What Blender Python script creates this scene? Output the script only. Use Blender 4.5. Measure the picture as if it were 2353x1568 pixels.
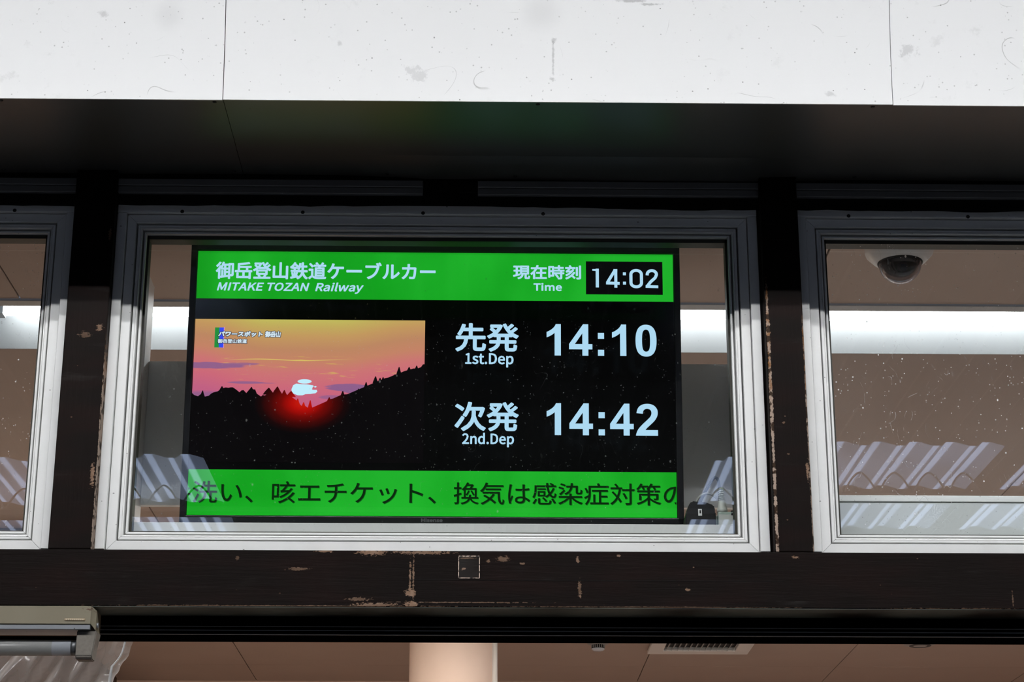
import bpy, bmesh, math, random
from mathutils import Vector, Matrix
PI = math.pi; rad = math.radians
S = bpy.context.scene; COL = S.collection
for o in list(bpy.data.objects): bpy.data.objects.remove(o)
random.seed(7)

# ------------------------------------------------------------------ camera
EYE = Vector((0, -3.6, 1.6))
pitch, yaw, roll, FPX = rad(19.0894), rad(.8906), rad(-.0363), 4631.2
fw = Vector((math.sin(yaw)*math.cos(pitch), math.cos(yaw)*math.cos(pitch), math.sin(pitch)))
rt = Vector((math.cos(yaw), -math.sin(yaw), 0)); up = rt.cross(fw)
rt, up = math.cos(roll)*rt - math.sin(roll)*up, math.sin(roll)*rt + math.cos(roll)*up
cam = bpy.data.objects.new('camera', bpy.data.cameras.new('camera')); COL.objects.link(cam)
cam.matrix_world = Matrix(((rt.x, up.x, -fw.x, EYE.x), (rt.y, up.y, -fw.y, EYE.y), (rt.z, up.z, -fw.z, EYE.z), (0, 0, 0, 1)))
cam.data.sensor_width = 36; cam.data.lens = FPX*36/2353; cam.data.clip_start = .05
S.camera = cam
# ------------------------------------------------------------------ sky, exposure
W = bpy.data.worlds.new('sky'); S.world = W; W.use_nodes = True
bg = W.node_tree.nodes['Background']; bg.inputs[0].default_value = (.62, .74, 1, 1); bg.inputs[1].default_value = 5.0
S.view_settings.view_transform = 'Standard'; S.view_settings.look = 'None'
S.view_settings.exposure = 0; S.view_settings.gamma = 1; S.view_settings.use_curve_mapping = False
S.cycles.max_bounces = 10; S.cycles.diffuse_bounces = 5; S.cycles.glossy_bounces = 5; S.cycles.transparent_max_bounces = 16
S.cycles.sample_clamp_indirect = 3; S.cycles.caustics_reflective = False; S.cycles.caustics_refractive = False
LAMP_OUT = 178.0     # the twin tubes over the concourse
LAMP_COVE = 17.0    # the tubes in the office's ceiling trough
LAMP_ROOM = 20.5     # the lamps added out of view in the office

# ------------------------------------------------------------------ materials
def lin(r, g, b):
    f = lambda c: (c/255/12.92) if c/255 <= .04045 else ((c/255+.055)/1.055)**2.4
    return (f(r), f(g), f(b), 1)
class NT:
    def __init__(s, name):
        s.m = bpy.data.materials.new(name); s.m.use_nodes = True; s.t = s.m.node_tree; s.t.nodes.clear()
        s.out = s.n('ShaderNodeOutputMaterial')
    def n(s, typ, **k):
        a = s.t.nodes.new(typ)
        for q, v in k.items(): setattr(a, q, v)
        return a
    def set(s, sock, v):
        if isinstance(v, bpy.types.NodeSocket): s.t.links.new(v, sock)
        elif v is not None:
            if hasattr(sock.default_value, '__len__') and not hasattr(v, '__len__'): v = (v,)*len(sock.default_value)
            sock.default_value = v
    def math(s, op, a, b=None, c=None, clamp=False):
        q = s.n('ShaderNodeMath', operation=op, use_clamp=clamp); s.set(q.inputs[0], a)
        if b is not None: s.set(q.inputs[1], b)
        if c is not None: s.set(q.inputs[2], c)
        return q.outputs[0]
    def pos(s, kind='world'):
        return s.n('ShaderNodeNewGeometry').outputs['Position'] if kind == 'world' else s.n('ShaderNodeTexCoord').outputs['Object']
    def scale(s, v, sc):
        q = s.n('ShaderNodeMapping'); s.set(q.inputs['Vector'], v); q.inputs['Scale'].default_value = sc; return q.outputs[0]
    def xyz(s, v): q = s.n('ShaderNodeSeparateXYZ'); s.set(q.inputs[0], v); return q.outputs
    def noise(s, v, sc, detail=3, rough=.5):
        q = s.n('ShaderNodeTexNoise'); s.set(q.inputs['Vector'], v); q.inputs['Scale'].default_value = sc
        q.inputs['Detail'].default_value = detail; q.inputs['Roughness'].default_value = rough; return q.outputs[0]
    def voro(s, v, sc, rnd=1):
        q = s.n('ShaderNodeTexVoronoi'); s.set(q.inputs['Vector'], v); q.inputs['Scale'].default_value = sc
        q.inputs['Randomness'].default_value = rnd; return q.outputs
    def step(s, v, a, b, lo=0., hi=1.):
        q = s.n('ShaderNodeMapRange', interpolation_type='SMOOTHSTEP'); s.set(q.inputs[0], v)
        for i, z in enumerate((a, b, lo, hi)): q.inputs[i+1].default_value = z
        return q.outputs[0]
    def mix(s, f, a, b, mode='MIX'):
        q = s.n('ShaderNodeMix', data_type='RGBA', blend_type=mode); s.set(q.inputs[0], f); s.set(q.inputs[6], a); s.set(q.inputs[7], b)
        return q.outputs[2]
    def ramp(s, f, stops):
        q = s.n('ShaderNodeValToRGB'); s.set(q.inputs[0], f); e = q.color_ramp.elements
        while len(e) < len(stops): e.new(.5)
        for el, (p, c) in zip(e, stops): el.position = p; el.color = c
        return q.outputs[0]
    def bsdf(s, color, rough=.5, spec=.5, metal=0., bump=None, bs=.2, coat=0., coatr=.2):
        q = s.n('ShaderNodeBsdfPrincipled'); s.set(q.inputs['Base Color'], color); s.set(q.inputs['Roughness'], rough)
        s.set(q.inputs['Specular IOR Level'], spec); s.set(q.inputs['Metallic'], metal)
        q.inputs['Coat Weight'].default_value = coat; q.inputs['Coat Roughness'].default_value = coatr
        if bump is not None:
            b = s.n('ShaderNodeBump'); b.inputs['Strength'].default_value = bs; b.inputs['Distance'].default_value = .002
            s.set(b.inputs['Height'], bump); s.t.links.new(b.outputs[0], q.inputs['Normal'])
        return q.outputs[0]
    def emit(s, color, k=1.):
        q = s.n('ShaderNodeEmission'); s.set(q.inputs[0], color); s.set(q.inputs[1], k); return q.outputs[0]
    def mixs(s, f, a, b):
        q = s.n('ShaderNodeMixShader'); s.set(q.inputs[0], f); s.set(q.inputs[1], a); s.set(q.inputs[2], b); return q.outputs[0]
    def done(s, sh): s.t.links.new(sh, s.out.inputs[0]); return s.m
def plain(name, color, rough=.5, spec=.5, metal=0.):
    t = NT(name); n = t.noise(t.pos(), 9, 4)
    c = t.mix(t.math('MULTIPLY', n, .35), color, tuple(x*.72 for x in color[:3])+(1,))
    return t.done(t.bsdf(c, rough, spec, metal))
def glow(name, color, k=1.):
    t = NT(name); return t.done(t.emit(color, k))

def specks(t, v, sc, r0, r1):
    d = t.voro(v, sc); keep = t.step(t.noise(v, sc*.35, 1), .46, .52)
    return t.math('MULTIPLY', t.step(d[0], r1, r0), keep)
def white_metal(name, base=(.80, .80, .79, 1), dirt=1.):
    t = NT(name); p = t.pos()
    sp = specks(t, p, 55, .035, .06); sp2 = specks(t, t.scale(p, (1, 1, 1.7)), 21, .03, .05)
    g = t.step(t.noise(p, 6, 6, .65), .45, .75, 0, .22*dirt)
    c = t.mix(g, base, (.52, .51, .47, 1)); c = t.mix(t.math('MULTIPLY', t.math('MAXIMUM', sp, sp2), .8*dirt), c, (.05, .045, .04, 1))
    return t.done(t.bsdf(c, .42, .4))
M_frame = white_metal('white_frame_paint')
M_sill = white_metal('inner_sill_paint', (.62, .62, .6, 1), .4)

def fascia_mat():
    t = NT('scuffed_white_sheet'); p = t.pos()
    q = t.scale(p, (1, .0, 1))
    sp = specks(t, q, 46, .045, .07); sp2 = specks(t, t.scale(p, (1.3, 0, 1.1)), 17, .022, .034)
    sp3 = t.math('MULTIPLY', t.step(t.voro(q, 95)[0], .17, .10), t.step(t.noise(q, 30, 2), .50, .6))
    # hair-like scratches: thin level lines of a noise, kept only in places
    w = t.noise(t.scale(p, (1, 0, 1.2)), 6, 1.2, .5)
    ln = t.step(t.math('ABSOLUTE', t.math('SUBTRACT', t.math('FRACT', t.math('MULTIPLY', w, 7)), .5)), .014, .004)
    ln = t.math('MULTIPLY', ln, t.step(t.noise(t.scale(p, (1, 0, 1)), 11.3, 2), .55, .66))
    sm = t.math('MULTIPLY', t.step(t.noise(q, 24, 6, .7), .56, .7), t.step(t.noise(q, 3.1, 2), .5, .66))
    c = t.mix(t.math('MULTIPLY', t.noise(q, 2.0, 4), .12), (.70, .70, .70, 1), (.5, .5, .5, 1))
    c = t.mix(t.math('MULTIPLY', sm, .35), c, (.38, .38, .37, 1))
    c = t.mix(t.math('MULTIPLY', ln, .55), c, (.2, .2, .19, 1))
    c = t.mix(t.math('MULTIPLY', t.math('MAXIMUM', t.math('MAXIMUM', sp, sp2), t.math('MULTIPLY', sp3, .6)), .75), c, (.08, .08, .07, 1))
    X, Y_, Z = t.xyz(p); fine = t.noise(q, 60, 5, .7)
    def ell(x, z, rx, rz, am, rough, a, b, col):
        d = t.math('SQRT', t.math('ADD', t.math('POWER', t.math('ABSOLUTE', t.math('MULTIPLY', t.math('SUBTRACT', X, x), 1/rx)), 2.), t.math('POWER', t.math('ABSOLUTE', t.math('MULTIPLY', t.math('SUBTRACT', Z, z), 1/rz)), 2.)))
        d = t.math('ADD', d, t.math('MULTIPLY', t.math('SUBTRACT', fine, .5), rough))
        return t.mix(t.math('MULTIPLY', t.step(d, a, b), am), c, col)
    g = (.2, .2, .2, 1)  # small scuffs and smudges, plus two broad soft grey spots near the top
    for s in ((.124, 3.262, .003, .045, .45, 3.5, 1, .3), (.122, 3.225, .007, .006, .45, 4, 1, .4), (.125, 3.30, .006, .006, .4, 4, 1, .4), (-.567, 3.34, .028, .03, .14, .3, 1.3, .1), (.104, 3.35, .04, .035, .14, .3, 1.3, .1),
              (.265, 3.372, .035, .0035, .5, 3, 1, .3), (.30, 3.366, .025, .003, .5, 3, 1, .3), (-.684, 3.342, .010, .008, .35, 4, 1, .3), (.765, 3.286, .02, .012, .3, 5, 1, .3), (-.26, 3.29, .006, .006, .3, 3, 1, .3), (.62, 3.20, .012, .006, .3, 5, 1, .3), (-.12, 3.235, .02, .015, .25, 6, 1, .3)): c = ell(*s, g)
    return t.done(t.bsdf(c, .3, .55))
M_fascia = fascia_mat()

def dark_wood(name, marks=(), edges=(), base=(.0046, .0026, .0021, 1), spec=.06, gloss=.55, grain=(1, 1, 14)):
    """brown-black painted timber; marks = (x, z, rx, rz, amount) places where paint has chipped; edges = (x, width) peeled arrises"""
    t = NT(name); p = t.pos(); X, Y_, Z = t.xyz(p)
    gr = t.noise(t.scale(p, grain), 12, 5, .6)
    c = t.mix(t.step(t.noise(t.scale(p, (1, 1, 5)), 5, 3), .4, .7), base, (.0080, .0033, .0026, 1))
    c = t.mix(t.math('MULTIPLY', gr, .3), c, (.007, .006, .0054, 1))
    rub = t.step(t.noise(t.scale(p, (1, 1, 6)), 8, 6, .6), .6, .72)
    pale = t.mix(t.noise(p, 90, 3), (.34, .235, .175, 1), (.13, .06, .025, 1))
    fine = t.noise(t.scale(p, (1, 1, 2)), 160, 5, .7)
    m = t.math('MULTIPLY', specks(t, t.scale(p, (1, 1, 1.6)), 26, .03, .055), t.step(t.noise(p, 6, 2), .48, .6))
    for (x, z, rx, rz, am) in marks:
        dx = t.math('MULTIPLY', t.math('SUBTRACT', X, x), 1/rx); dz = t.math('MULTIPLY', t.math('SUBTRACT', Z, z), 1/rz)
        d = t.math('SQRT', t.math('ADD', t.math('MULTIPLY', dx, dx), t.math('MULTIPLY', dz, dz)))
        d = t.math('ADD', d, t.math('MULTIPLY', t.math('SUBTRACT', fine, .5), 4.5))
        m = t.math('MAXIMUM', m, t.math('MULTIPLY', t.step(d, 1.0-am*.0, .8), am))
    jag = t.noise(t.scale(p, (.3, .3, 1)), 130, 4, .75)
    pat = t.noise(t.scale(p, (.0, .0, 1)), 9, 3)
    for (x, w, lim, hi) in edges:
        d = t.math('ABSOLUTE', t.math('SUBTRACT', X, x))
        d = t.math('ADD', d, t.math('MULTIPLY', t.math('SUBTRACT', jag, .5), w*2.6))
        d = t.math('ADD', d, t.math('MULTIPLY', t.math('SUBTRACT', pat, .5), w*2.2))
        e = t.math('MULTIPLY', t.step(d, w, w*.8), t.step(Z, hi, hi-.1))
        e = t.math('MULTIPLY', e, lim)
        wood = t.mix(t.math('ADD', t.step(t.noise(t.scale(p, (1, 1, .3)), 150, 4, .7), .42, .6), t.step(Z, 2.78, 2.70), clamp=True), (.22, .095, .03, 1), (.36, .27, .215, 1))
        dk = t.step(t.noise(p, 75, 3), .42, .5)
        c = t.mix(e, c, t.mix(dk, (.03, .017, .01, 1), wood))
    c = t.mix(t.math('MULTIPLY', rub, .3), c, (.03, .028, .026, 1))
    c = t.mix(m, c, pale)
    return t.done(t.bsdf(c, gloss, spec, 0, gr, .25))
M_soffit = None
def soffit_mat():
    t = NT('dark_glossy_soffit'); p = t.pos()
    c = t.mix(t.noise(p, 3, 3), (.045, .045, .044, 1), (.060, .058, .054, 1))
    c = t.mix(specks(t, p, 30, .03, .05), c, (.005, .005, .005, 1))
    return t.done(t.bsdf(c, t.math('ADD', .30, t.math('MULTIPLY', t.noise(p, 8, 3), .06)), 1.0, 0))
M_soffit = soffit_mat()
M_black = plain('black_recess', (.004, .004, .004, 1), .7, .2)
M_rail = plain('dull_dark_metal', (.22, .225, .235, 1), .4, .5)
M_track = plain('black_door_track', (.0015, .0015, .0015, 1), .8, 0.)
M_screw = plain('dark_screw', (.02, .02, .02, 1), .4, .5, .6)
M_gasket = plain('olive_black_gasket', (.022, .020, .012, 1), .6)

def glass_mat(name, haze, dust, scr, tint=(.97, .98, .98, 1)):
    t = NT(name); p = t.pos(); q = t.scale(p, (1, 0, 1))
    d = t.math('MAXIMUM', specks(t, q, 42, .05, .075), specks(t, t.scale(p, (1.3, 0, .9)), 21, .04, .06))
    d = t.math('MAXIMUM', d, t.math('MULTIPLY', t.step(t.voro(q, 150)[0], .20, .12), t.step(t.noise(q, 40, 3), .52, .6, 0, .6)))
    d = t.math('MAXIMUM', d, t.math('MULTIPLY', specks(t, q, 80, .07, .10), .8))
    # drips and smears
    sm = t.math('MULTIPLY', t.step(t.noise(t.scale(p, (1, 0, .25)), 60, 4, .7), .6, .7), t.step(t.noise(q, 6.5, 3), .56, .66))
    w = t.noise(t.scale(p, (1.6, 0, .8)), 8, 1.5, .5)
    ln = t.step(t.math('ABSOLUTE', t.math('SUBTRACT', t.math('FRACT', t.math('MULTIPLY', w, 16)), .5)), .022, .006)
    ln = t.math('MULTIPLY', ln, t.step(t.noise(q, 30, 3), .5, .62))
    ln = t.math('MULTIPLY', ln, t.step(t.noise(q, 3.3, 2), .47, .62))
    f = t.math('ADD', t.math('MULTIPLY', d, dust), t.math('ADD', t.math('MULTIPLY', sm, dust*.35), t.math('MULTIPLY', ln, scr)))
    f = t.math('ADD', f, t.math('MULTIPLY', t.step(t.noise(q, 4, 4), .3, .7, .6, 1.3), haze), clamp=True)
    df = t.n('ShaderNodeBsdfDiffuse'); df.inputs[0].default_value = (.85, .86, .88, 1)
    tl = t.n('ShaderNodeBsdfTranslucent'); tl.inputs[0].default_value = (.85, .86, .88, 1)
    dirt = t.mixs(.5, df.outputs[0], tl.outputs[0])
    tr = t.n('ShaderNodeBsdfTransparent'); tr.inputs[0].default_value = tint
    gl = t.n('ShaderNodeBsdfGlossy'); gl.inputs['Roughness'].default_value = .004; gl.inputs[0].default_value = (1, 1, 1, 1)
    fr = t.n('ShaderNodeFresnel'); fr.inputs[0].default_value = 1.5
    front = t.math('SUBTRACT', 1, t.n('ShaderNodeNewGeometry').outputs['Backfacing'])   # both faces' reflection, taken on the face met first
    rf = t.math('MULTIPLY', t.math('MULTIPLY', fr.outputs[0], 1.9, clamp=True), front)
    return t.done(t.mixs(t.math('MULTIPLY', f, front), t.mixs(rf, tr.outputs[0], gl.outputs[0]), dirt))

# ------------------------------------------------------------------ building helpers
def mesh(name, verts, faces, mat, parent=None, loc=(0, 0, 0), smooth=False, mats=None, fm=None):
    me = bpy.data.meshes.new(name); me.from_pydata([tuple(v) for v in verts], [], faces)
    for m in (mats or [mat]): me.materials.append(m)
    if fm: me.polygons.foreach_set('material_index', fm)
    if smooth: me.polygons.foreach_set('use_smooth', [True]*len(me.polygons))
    me.update(); o = bpy.data.objects.new(name, me); COL.objects.link(o); o.location = loc
    if parent is not None: o.parent = parent
    return o
def frombm(name, bm, mat, parent=None, loc=(0, 0, 0), smooth=False):
    bmesh.ops.recalc_face_normals(bm, faces=bm.faces)
    me = bpy.data.meshes.new(name); bm.to_mesh(me); bm.free(); me.materials.append(mat)
    if smooth:
        for f in me.polygons: f.use_smooth = True
    o = bpy.data.objects.new(name, me); COL.objects.link(o); o.location = loc
    if parent is not None: o.parent = parent
    return o
def bbox(bm, x0, x1, y0, y1, z0, z1, bev=0, seg=1):
    r = bmesh.ops.create_cube(bm, size=1)['verts']
    for v in r: v.co = Vector(((x0+x1)/2+v.co.x*(x1-x0), (y0+y1)/2+v.co.y*(y1-y0), (z0+z1)/2+v.co.z*(z1-z0)))
    if bev: bmesh.ops.bevel(bm, geom=list({e for v in r for e in v.link_edges}), offset=bev, segments=seg, affect='EDGES', profile=.5)
def box(name, x0, x1, y0, y1, z0, z1, mat, parent=None, bev=0, seg=1, loc=(0, 0, 0)):
    bm = bmesh.new(); bbox(bm, x0, x1, y0, y1, z0, z1, bev, seg); return frombm(name, bm, mat, parent, loc)
def cyl(bm, p, q, r, n=24, r2=None):
    p, q = Vector(p), Vector(q); d = q-p
    m = Matrix.Translation((p+q)/2) @ d.to_track_quat('Z', 'Y').to_matrix().to_4x4()
    bmesh.ops.create_cone(bm, cap_ends=True, segments=n, radius1=r, radius2=r if r2 is None else r2, depth=d.length, matrix=m)
def cylo(name, p, q, r, mat, parent=None, n=24, r2=None, loc=(0, 0, 0)):
    bm = bmesh.new(); cyl(bm, p, q, r, n, r2); o = frombm(name, bm, mat, parent, loc)
    for f in o.data.polygons: f.use_smooth = len(f.vertices) == 4
    return o
def lathe(name, prof, mat, parent=None, loc=(0, 0, 0), n=48, smooth=True):
    vs, fs = [], []
    for (r, z) in prof:
        for k in range(n): vs.append((r*math.cos(2*PI*k/n), r*math.sin(2*PI*k/n), z))
    for i in range(len(prof)-1):
        for k in range(n):
            a, b = i*n+k, i*n+(k+1) % n; fs.append((a, b, b+n, a+n))
    return mesh(name, vs, fs, mat, parent, loc, smooth)
def tube(name, pts, r, mat, parent=None, loc=(0, 0, 0), n=12, sub=6):
    P = [Vector(p) for p in pts]; Q = []
    for i in range(len(P)-1):
        a, b, c, d = P[max(i-1, 0)], P[i], P[i+1], P[min(i+2, len(P)-1)]
        for k in range(sub):
            u = k/sub; Q.append(.5*((2*b)+(c-a)*u+(2*a-5*b+4*c-d)*u*u+(-a+3*b-3*c+d)*u**3))
    Q.append(P[-1]); vs, fs = [], []
    ref = Vector((0, 1, 0))
    for i, c in enumerate(Q):
        t = (Q[min(i+1, len(Q)-1)]-Q[max(i-1, 0)]).normalized(); s = t.cross(ref)
        s = s.normalized() if s.length > .05 else Vector((1, 0, 0)); w = s.cross(t)
        for k in range(n): a = 2*PI*k/n; vs.append(c+r*(math.cos(a)*s+math.sin(a)*w))
    for i in range(len(Q)-1):
        for k in range(n): a, b = i*n+k, i*n+(k+1) % n; fs.append((a, b, b+n, a+n))
    fs += [tuple(range(n))[::-1], tuple(range(len(vs)-n, len(vs)))]
    return mesh(name, vs, fs, mat, parent, loc, True)
def thing(name, label, cat, loc=(0, 0, 0), group=None):
    o = bpy.data.objects.new(name, None); COL.objects.link(o); o.location = loc
    o['label'] = label; o['category'] = cat
    if group: o['group'] = group
    return o
def struct(name, label=None, loc=(0, 0, 0)):
    o = bpy.data.objects.new(name, None); COL.objects.link(o); o.location = loc; o['kind'] = 'structure'
    if label: o['label'] = label
    return o
def st(o, label=None, cat=None):
    o['kind'] = 'structure'
    if label: o['label'] = label
    if cat: o['category'] = cat
    return o

# ================================================================== large structure
ZB, ZT = 2.441, 3.122            # bottom and top of the three window openings
WIN = [(-2.017, -.784), (-.704, .529), (.606, 1.839)]
SOF_Z, SOF_Y = 3.183, -.337      # soffit under the fascia
CEIL = 3.15

# -- concourse side (behind the camera): floor, walls, folded-plate roof with skylights
M_conc = plain('grey_concrete', (.058, .062, .072, 1), .8); M_hallwall = plain('hall_wall_paint', (.10, .095, .09, 1), .8)
M_roof = plain('grey_roof_sheet', (.10, .10, .105, 1), .6)
st(box('floor', -9, 9, -13, 9, -.1, 0, M_conc))
st(box('wall_back', -9, 9, -13.1, -13, 0, 5.2, M_hallwall)); st(box('wall_left', -9.1, -9, -13, 9, 0, 5.2, M_hallwall)); st(box('wall_right', 9, 9.1, -13, 9, 0, 5.2, M_hallwall))
wf = struct('wall_front')
for (x0, x1, z0, z1) in ((-9, -2.1, 0, 5.0), (1.92, 9, 0, 5.0), (-2.1, 1.92, 3.24, 5.0)):
    box('wall_section', x0, x1, .012, .11, z0, z1, M_hallwall, wf)
P_ = .226; OFF = .09
def sheet(x0, x1, y0, y1):
    bm = bmesh.new(); prof = ((0, -.012), (.055, -.012), (.085, .012), (.14, .012), (.17, -.012))
    xs = []; k0 = math.floor(x0/P_); k1 = math.ceil(x1/P_)
    for k in range(k0, k1):
        for (dx, dz) in prof[:4]: xs.append((k*P_+dx+OFF, dz))
    xs.append((k1*P_+OFF, -.012)); r0 = [bm.verts.new((x, y0, 5+z)) for x, z in xs]; r1 = [bm.verts.new((x, y1, 5+z)) for x, z in xs]
    for i in range(len(xs)-1): bm.faces.new((r0[i], r0[i+1], r1[i+1], r1[i]))
    return bm
roof = struct('ceiling_hall')
def rsheet(*a): frombm('roof_sheet', sheet(*a), M_roof, roof)
t = NT('clear_skylight_sheet'); p = t.pos(); X, _y, _z = t.xyz(p)
fx = t.math('FRACT', t.math('DIVIDE', t.math('ADD', X, 9*P_*10-OFF), P_))
band = t.math('ADD', t.step(t.math('ABSOLUTE', t.math('SUBTRACT', fx, .10)), .10, .04), t.math('MULTIPLY', t.step(t.math('ABSOLUTE', t.math('SUBTRACT', fx, .47)), .14, .06), .75))
rib_light = t.math('MULTIPLY', t.math('ADD', t.math('MULTIPLY', band, 1.1), .33, clamp=False), t.step(t.noise(t.scale(p, (1, .6, 1)), 1.6, 3), .3, .7, .55, 1.0), clamp=True)  # stripes brighten the flat ribs, painting uneven daylight into the sheet colour
tl = t.n('ShaderNodeBsdfTranslucent'); t.set(tl.inputs[0], t.mix(rib_light, (.0, .0, .0, 1), (.80, .84, .9, 1)))
M_skylight = t.done(tl.outputs[0])
XC = [-22*P_, -8*P_, 6*P_, 14*P_, 15*P_, 26*P_]      # skylight bays in x
Y1, Y2, Y3, Y4 = -8.37, -9.46, -9.83, -10.64
rsheet(-40*P_, 40*P_, Y1, .1); rsheet(-40*P_, 40*P_, Y3, Y2); rsheet(-40*P_, 40*P_, -13, Y4)
for (a, b) in ((Y2, Y1), (Y4, Y3)):
    for (x0, x1) in ((-40*P_, XC[0]), (XC[1], XC[2]), (XC[3], XC[4]), (XC[5], 40*P_)): rsheet(x0, x1, a, b)
    for (x0, x1) in ((XC[0], XC[1]), (XC[2], XC[3]), (XC[4], XC[5])):
        frombm('skylight_sheet', sheet(x0, x1, a, b), M_skylight, roof)
for (ka, kb) in ((-22, -8), (6, 14), (15, 26)):
    for k in range(ka, kb):
        tube('arch_rod', [((k+.5)*P_+OFF+dx, -9.02, 4.985-.11*(abs(dx)/.095)**1.7) for dx in (-.105, -.08, -.05, -.02, 0, .02, .05, .08, .105)], .0065, M_roof, roof, n=6, sub=2)
box('roof_beam', -9, 9, -9.72, -9.56, 4.95, 4.985, M_roof, roof)

# -- twin fluorescent fixtures hung over the concourse: they light the fascia and the frames
M_white_enamel = plain('lamp_enamel', (.75, .75, .74, 1), .35)
M_tube = glow('lit_tube', (.98, .99, 1, 1), LAMP_OUT)
ORD = ('first', 'second', 'third', 'fourth', 'fifth', 'sixth', 'seventh')
for i, x in enumerate((-3.83, -2.55, -1.27, .01, 1.29, 2.57, 3.85)):
    f = thing('fluorescent_lamp', ORD[i]+' white twin tube lamp from the left in the row over the concourse', 'lamp', (x, -2.41, 4.90), 'twin tube lamps over the concourse')
    box('housing', -.62, .62, -.13, .13, .005, .05, M_white_enamel, f, .004)
    for y in (-.12, .12):
        cylo('lit_tube', (-.60, y, -.04), (.60, y, -.04), .0135, M_tube, f, 14)
        for s in (-1, 1): box('socket', s*.61-.012, s*.61+.012, y-.018, y+.018, -.06, .01, M_white_enamel, f)
    for s in (-1, 1): cylo('hanger_rod', (s*.45, 0, .05), (s*.45, 0, .095), .006, M_rail, f, 8)

# -- fascia: tilted white sheets above, dark glossy soffit below
fas = struct('trim_1', 'scuffed white metal fascia above the windows')
for (x0, x1, d) in ((-1.662, -.4662, 0), (-.4646, .7324, .0012), (.7338, 1.93, -.0010)):
    vs, fs = [], []; n = 44; y, z = SOF_Y-d, SOF_Z-.0015; prof = []
    for k in range(n+1):
        prof.append((y, z)); a = rad(3+min(1, (z-SOF_Z)/.21)*11); L = .57/n; y -= L*math.sin(a); z += L*math.cos(a)   # lean grows towards the top, shaped to catch less lamp light there
    for (yy, zz) in prof: vs += [(x0, yy, zz), (x1, yy, zz), (x0, yy+.0025, zz), (x1, yy+.0025, zz)]
    for k in range(n): a = 4*k; fs += [(a, a+1, a+5, a+4), (a+3, a+2, a+6, a+7), (a, a+4, a+6, a+2), (a+1, a+3, a+7, a+5)]
    fs += [(0, 2, 3, 1), (4*n, 4*n+1, 4*n+3, 4*n+2)]
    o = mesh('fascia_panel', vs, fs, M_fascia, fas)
box('fascia_top', -1.7, 1.95, SOF_Y-.14, .012, 3.735, 3.76, M_roof, fas)
sof = struct('trim_2', 'dark glossy soffit sheet under the fascia')
def ysag(x):   # how far the loose back edge of the soffit sheet hangs
    K = [(-2, 0), (-.28, 0), (-.18, .0035), (-.12, .007), (.05, .0068), (.3, .0105), (.5, .0105), (.66, .004), (.75, .003), (2, .004)]
    for (a, u), (b, v) in zip(K, K[1:]):
        if a <= x <= b: return u+(v-u)*(x-a)/(b-a)
    return 0
for (x0, x1) in ((-1.662, -.4656), (-.4645, 1.93)):
    vs, fs = [], []; n = 48
    for i in range(n+1):
        x = x0+(x1-x0)*i/n; s = ysag(x)
        for (y, z) in ((SOF_Y+.003, 0), (-.10, 0), (-.006, -s), (-.006, -s+.0015), (-.10, .0015), (SOF_Y+.003, .0015)): vs.append((x, y, SOF_Z+z))
    for i in range(n):
        for k in range(6): a, b = i*6+k, i*6+(k+1) % 6; fs.append((a, b, b+6, a+6))
    mesh('soffit_panel', vs, fs, M_soffit, sof)
def screw(x, y, z, parent, down=True, r=.0042):
    n = 10; h = .0016
    pr = [(0, -h), (r*.55, -h*.95), (r*.95, -h*.4), (r, 0)]; vs, fs = [], []
    for (q, zz) in pr:
        for k in range(n):
            a = 2*PI*k/n; vs.append((q*math.cos(a), q*math.sin(a), zz) if down else (q*math.cos(a), zz, q*math.sin(a)))
    for i in range(3):
        for k in range(n): a, b = i*n+k, i*n+(k+1) % n; fs.append((a, b, b+n, a+n))
    return mesh('screw', vs, fs, M_screw, parent, (x, y, z), True)
for x in (-.862, -.4815, .0973, .6993): screw(x, SOF_Y+.012, SOF_Z, sof)
for x in (-.925, -.482, -.185, .061, .72): screw(x, -.02, SOF_Z-ysag(x), sof)

# -- header between soffit and windows
hd = struct('trim_3', 'dark header boards above the windows')
box('header_board', -2.1, 1.92, .004, .05, ZT-.002, 3.24, M_black, hd)
for (x0, x1) in ((-2.1, -.1166), (-.0105, 1.92)):
    bm = bmesh.new(); bbox(bm, x0, x1, -.010, .004, 3.1575, 3.171, .0008); bbox(bm, x0, x1, -.0065, .004, 3.1436, 3.1567, .0008)
    frombm('header_rail', bm, M_rail, hd)
box('rail_clip', -.086, -.070, -.006, .004, 3.152, 3.172, M_black, hd, .001); box('rail_clip', -.045, -.012, -.004, .004, 3.149, 3.172, M_black, hd, .001)

# -- posts, beam, door track
M_postL = dark_wood('post_paint_left', [(-.712, 2.575, .004, .02, .9), (-.718, 2.86, .006, .006, .7), (-.745, 2.846, .01, .006, .35), (-.711, 3.05, .003, .012, .5)], [(-.7045, .0014, .9, 2.86)], grain=(14, 1, 1))
M_postR = dark_wood('post_paint_right', [(.60, 2.59, .0025, .018, .9), (.56, 2.68, .003, .002, .6), (.566, 2.62, .003, .002, .5)], [(.5385, .0029, 1.0, 2.99), (.6048, .0020, .75, 2.93)], grain=(14, 1, 1))
def post(name, x0, x1, mat, label):
    s = struct(name, label); box('post', x0, x1, -.024, .10, ZB-.006, 3.183, mat, s, .0022, 2); return s
post('trim_4', -.783, -.7045, M_postL, 'dark brown wooden post left of the screen window')
post('trim_5', .5335, .6055, M_postR, 'dark brown wooden post with peeled edges right of the screen window')
for (x0, x1) in ((-2.1, -2.018), (1.84, 1.92)): st(box('trim_6', x0, x1, -.024, .10, ZB, 3.183, M_postL, None, .002))
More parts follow.
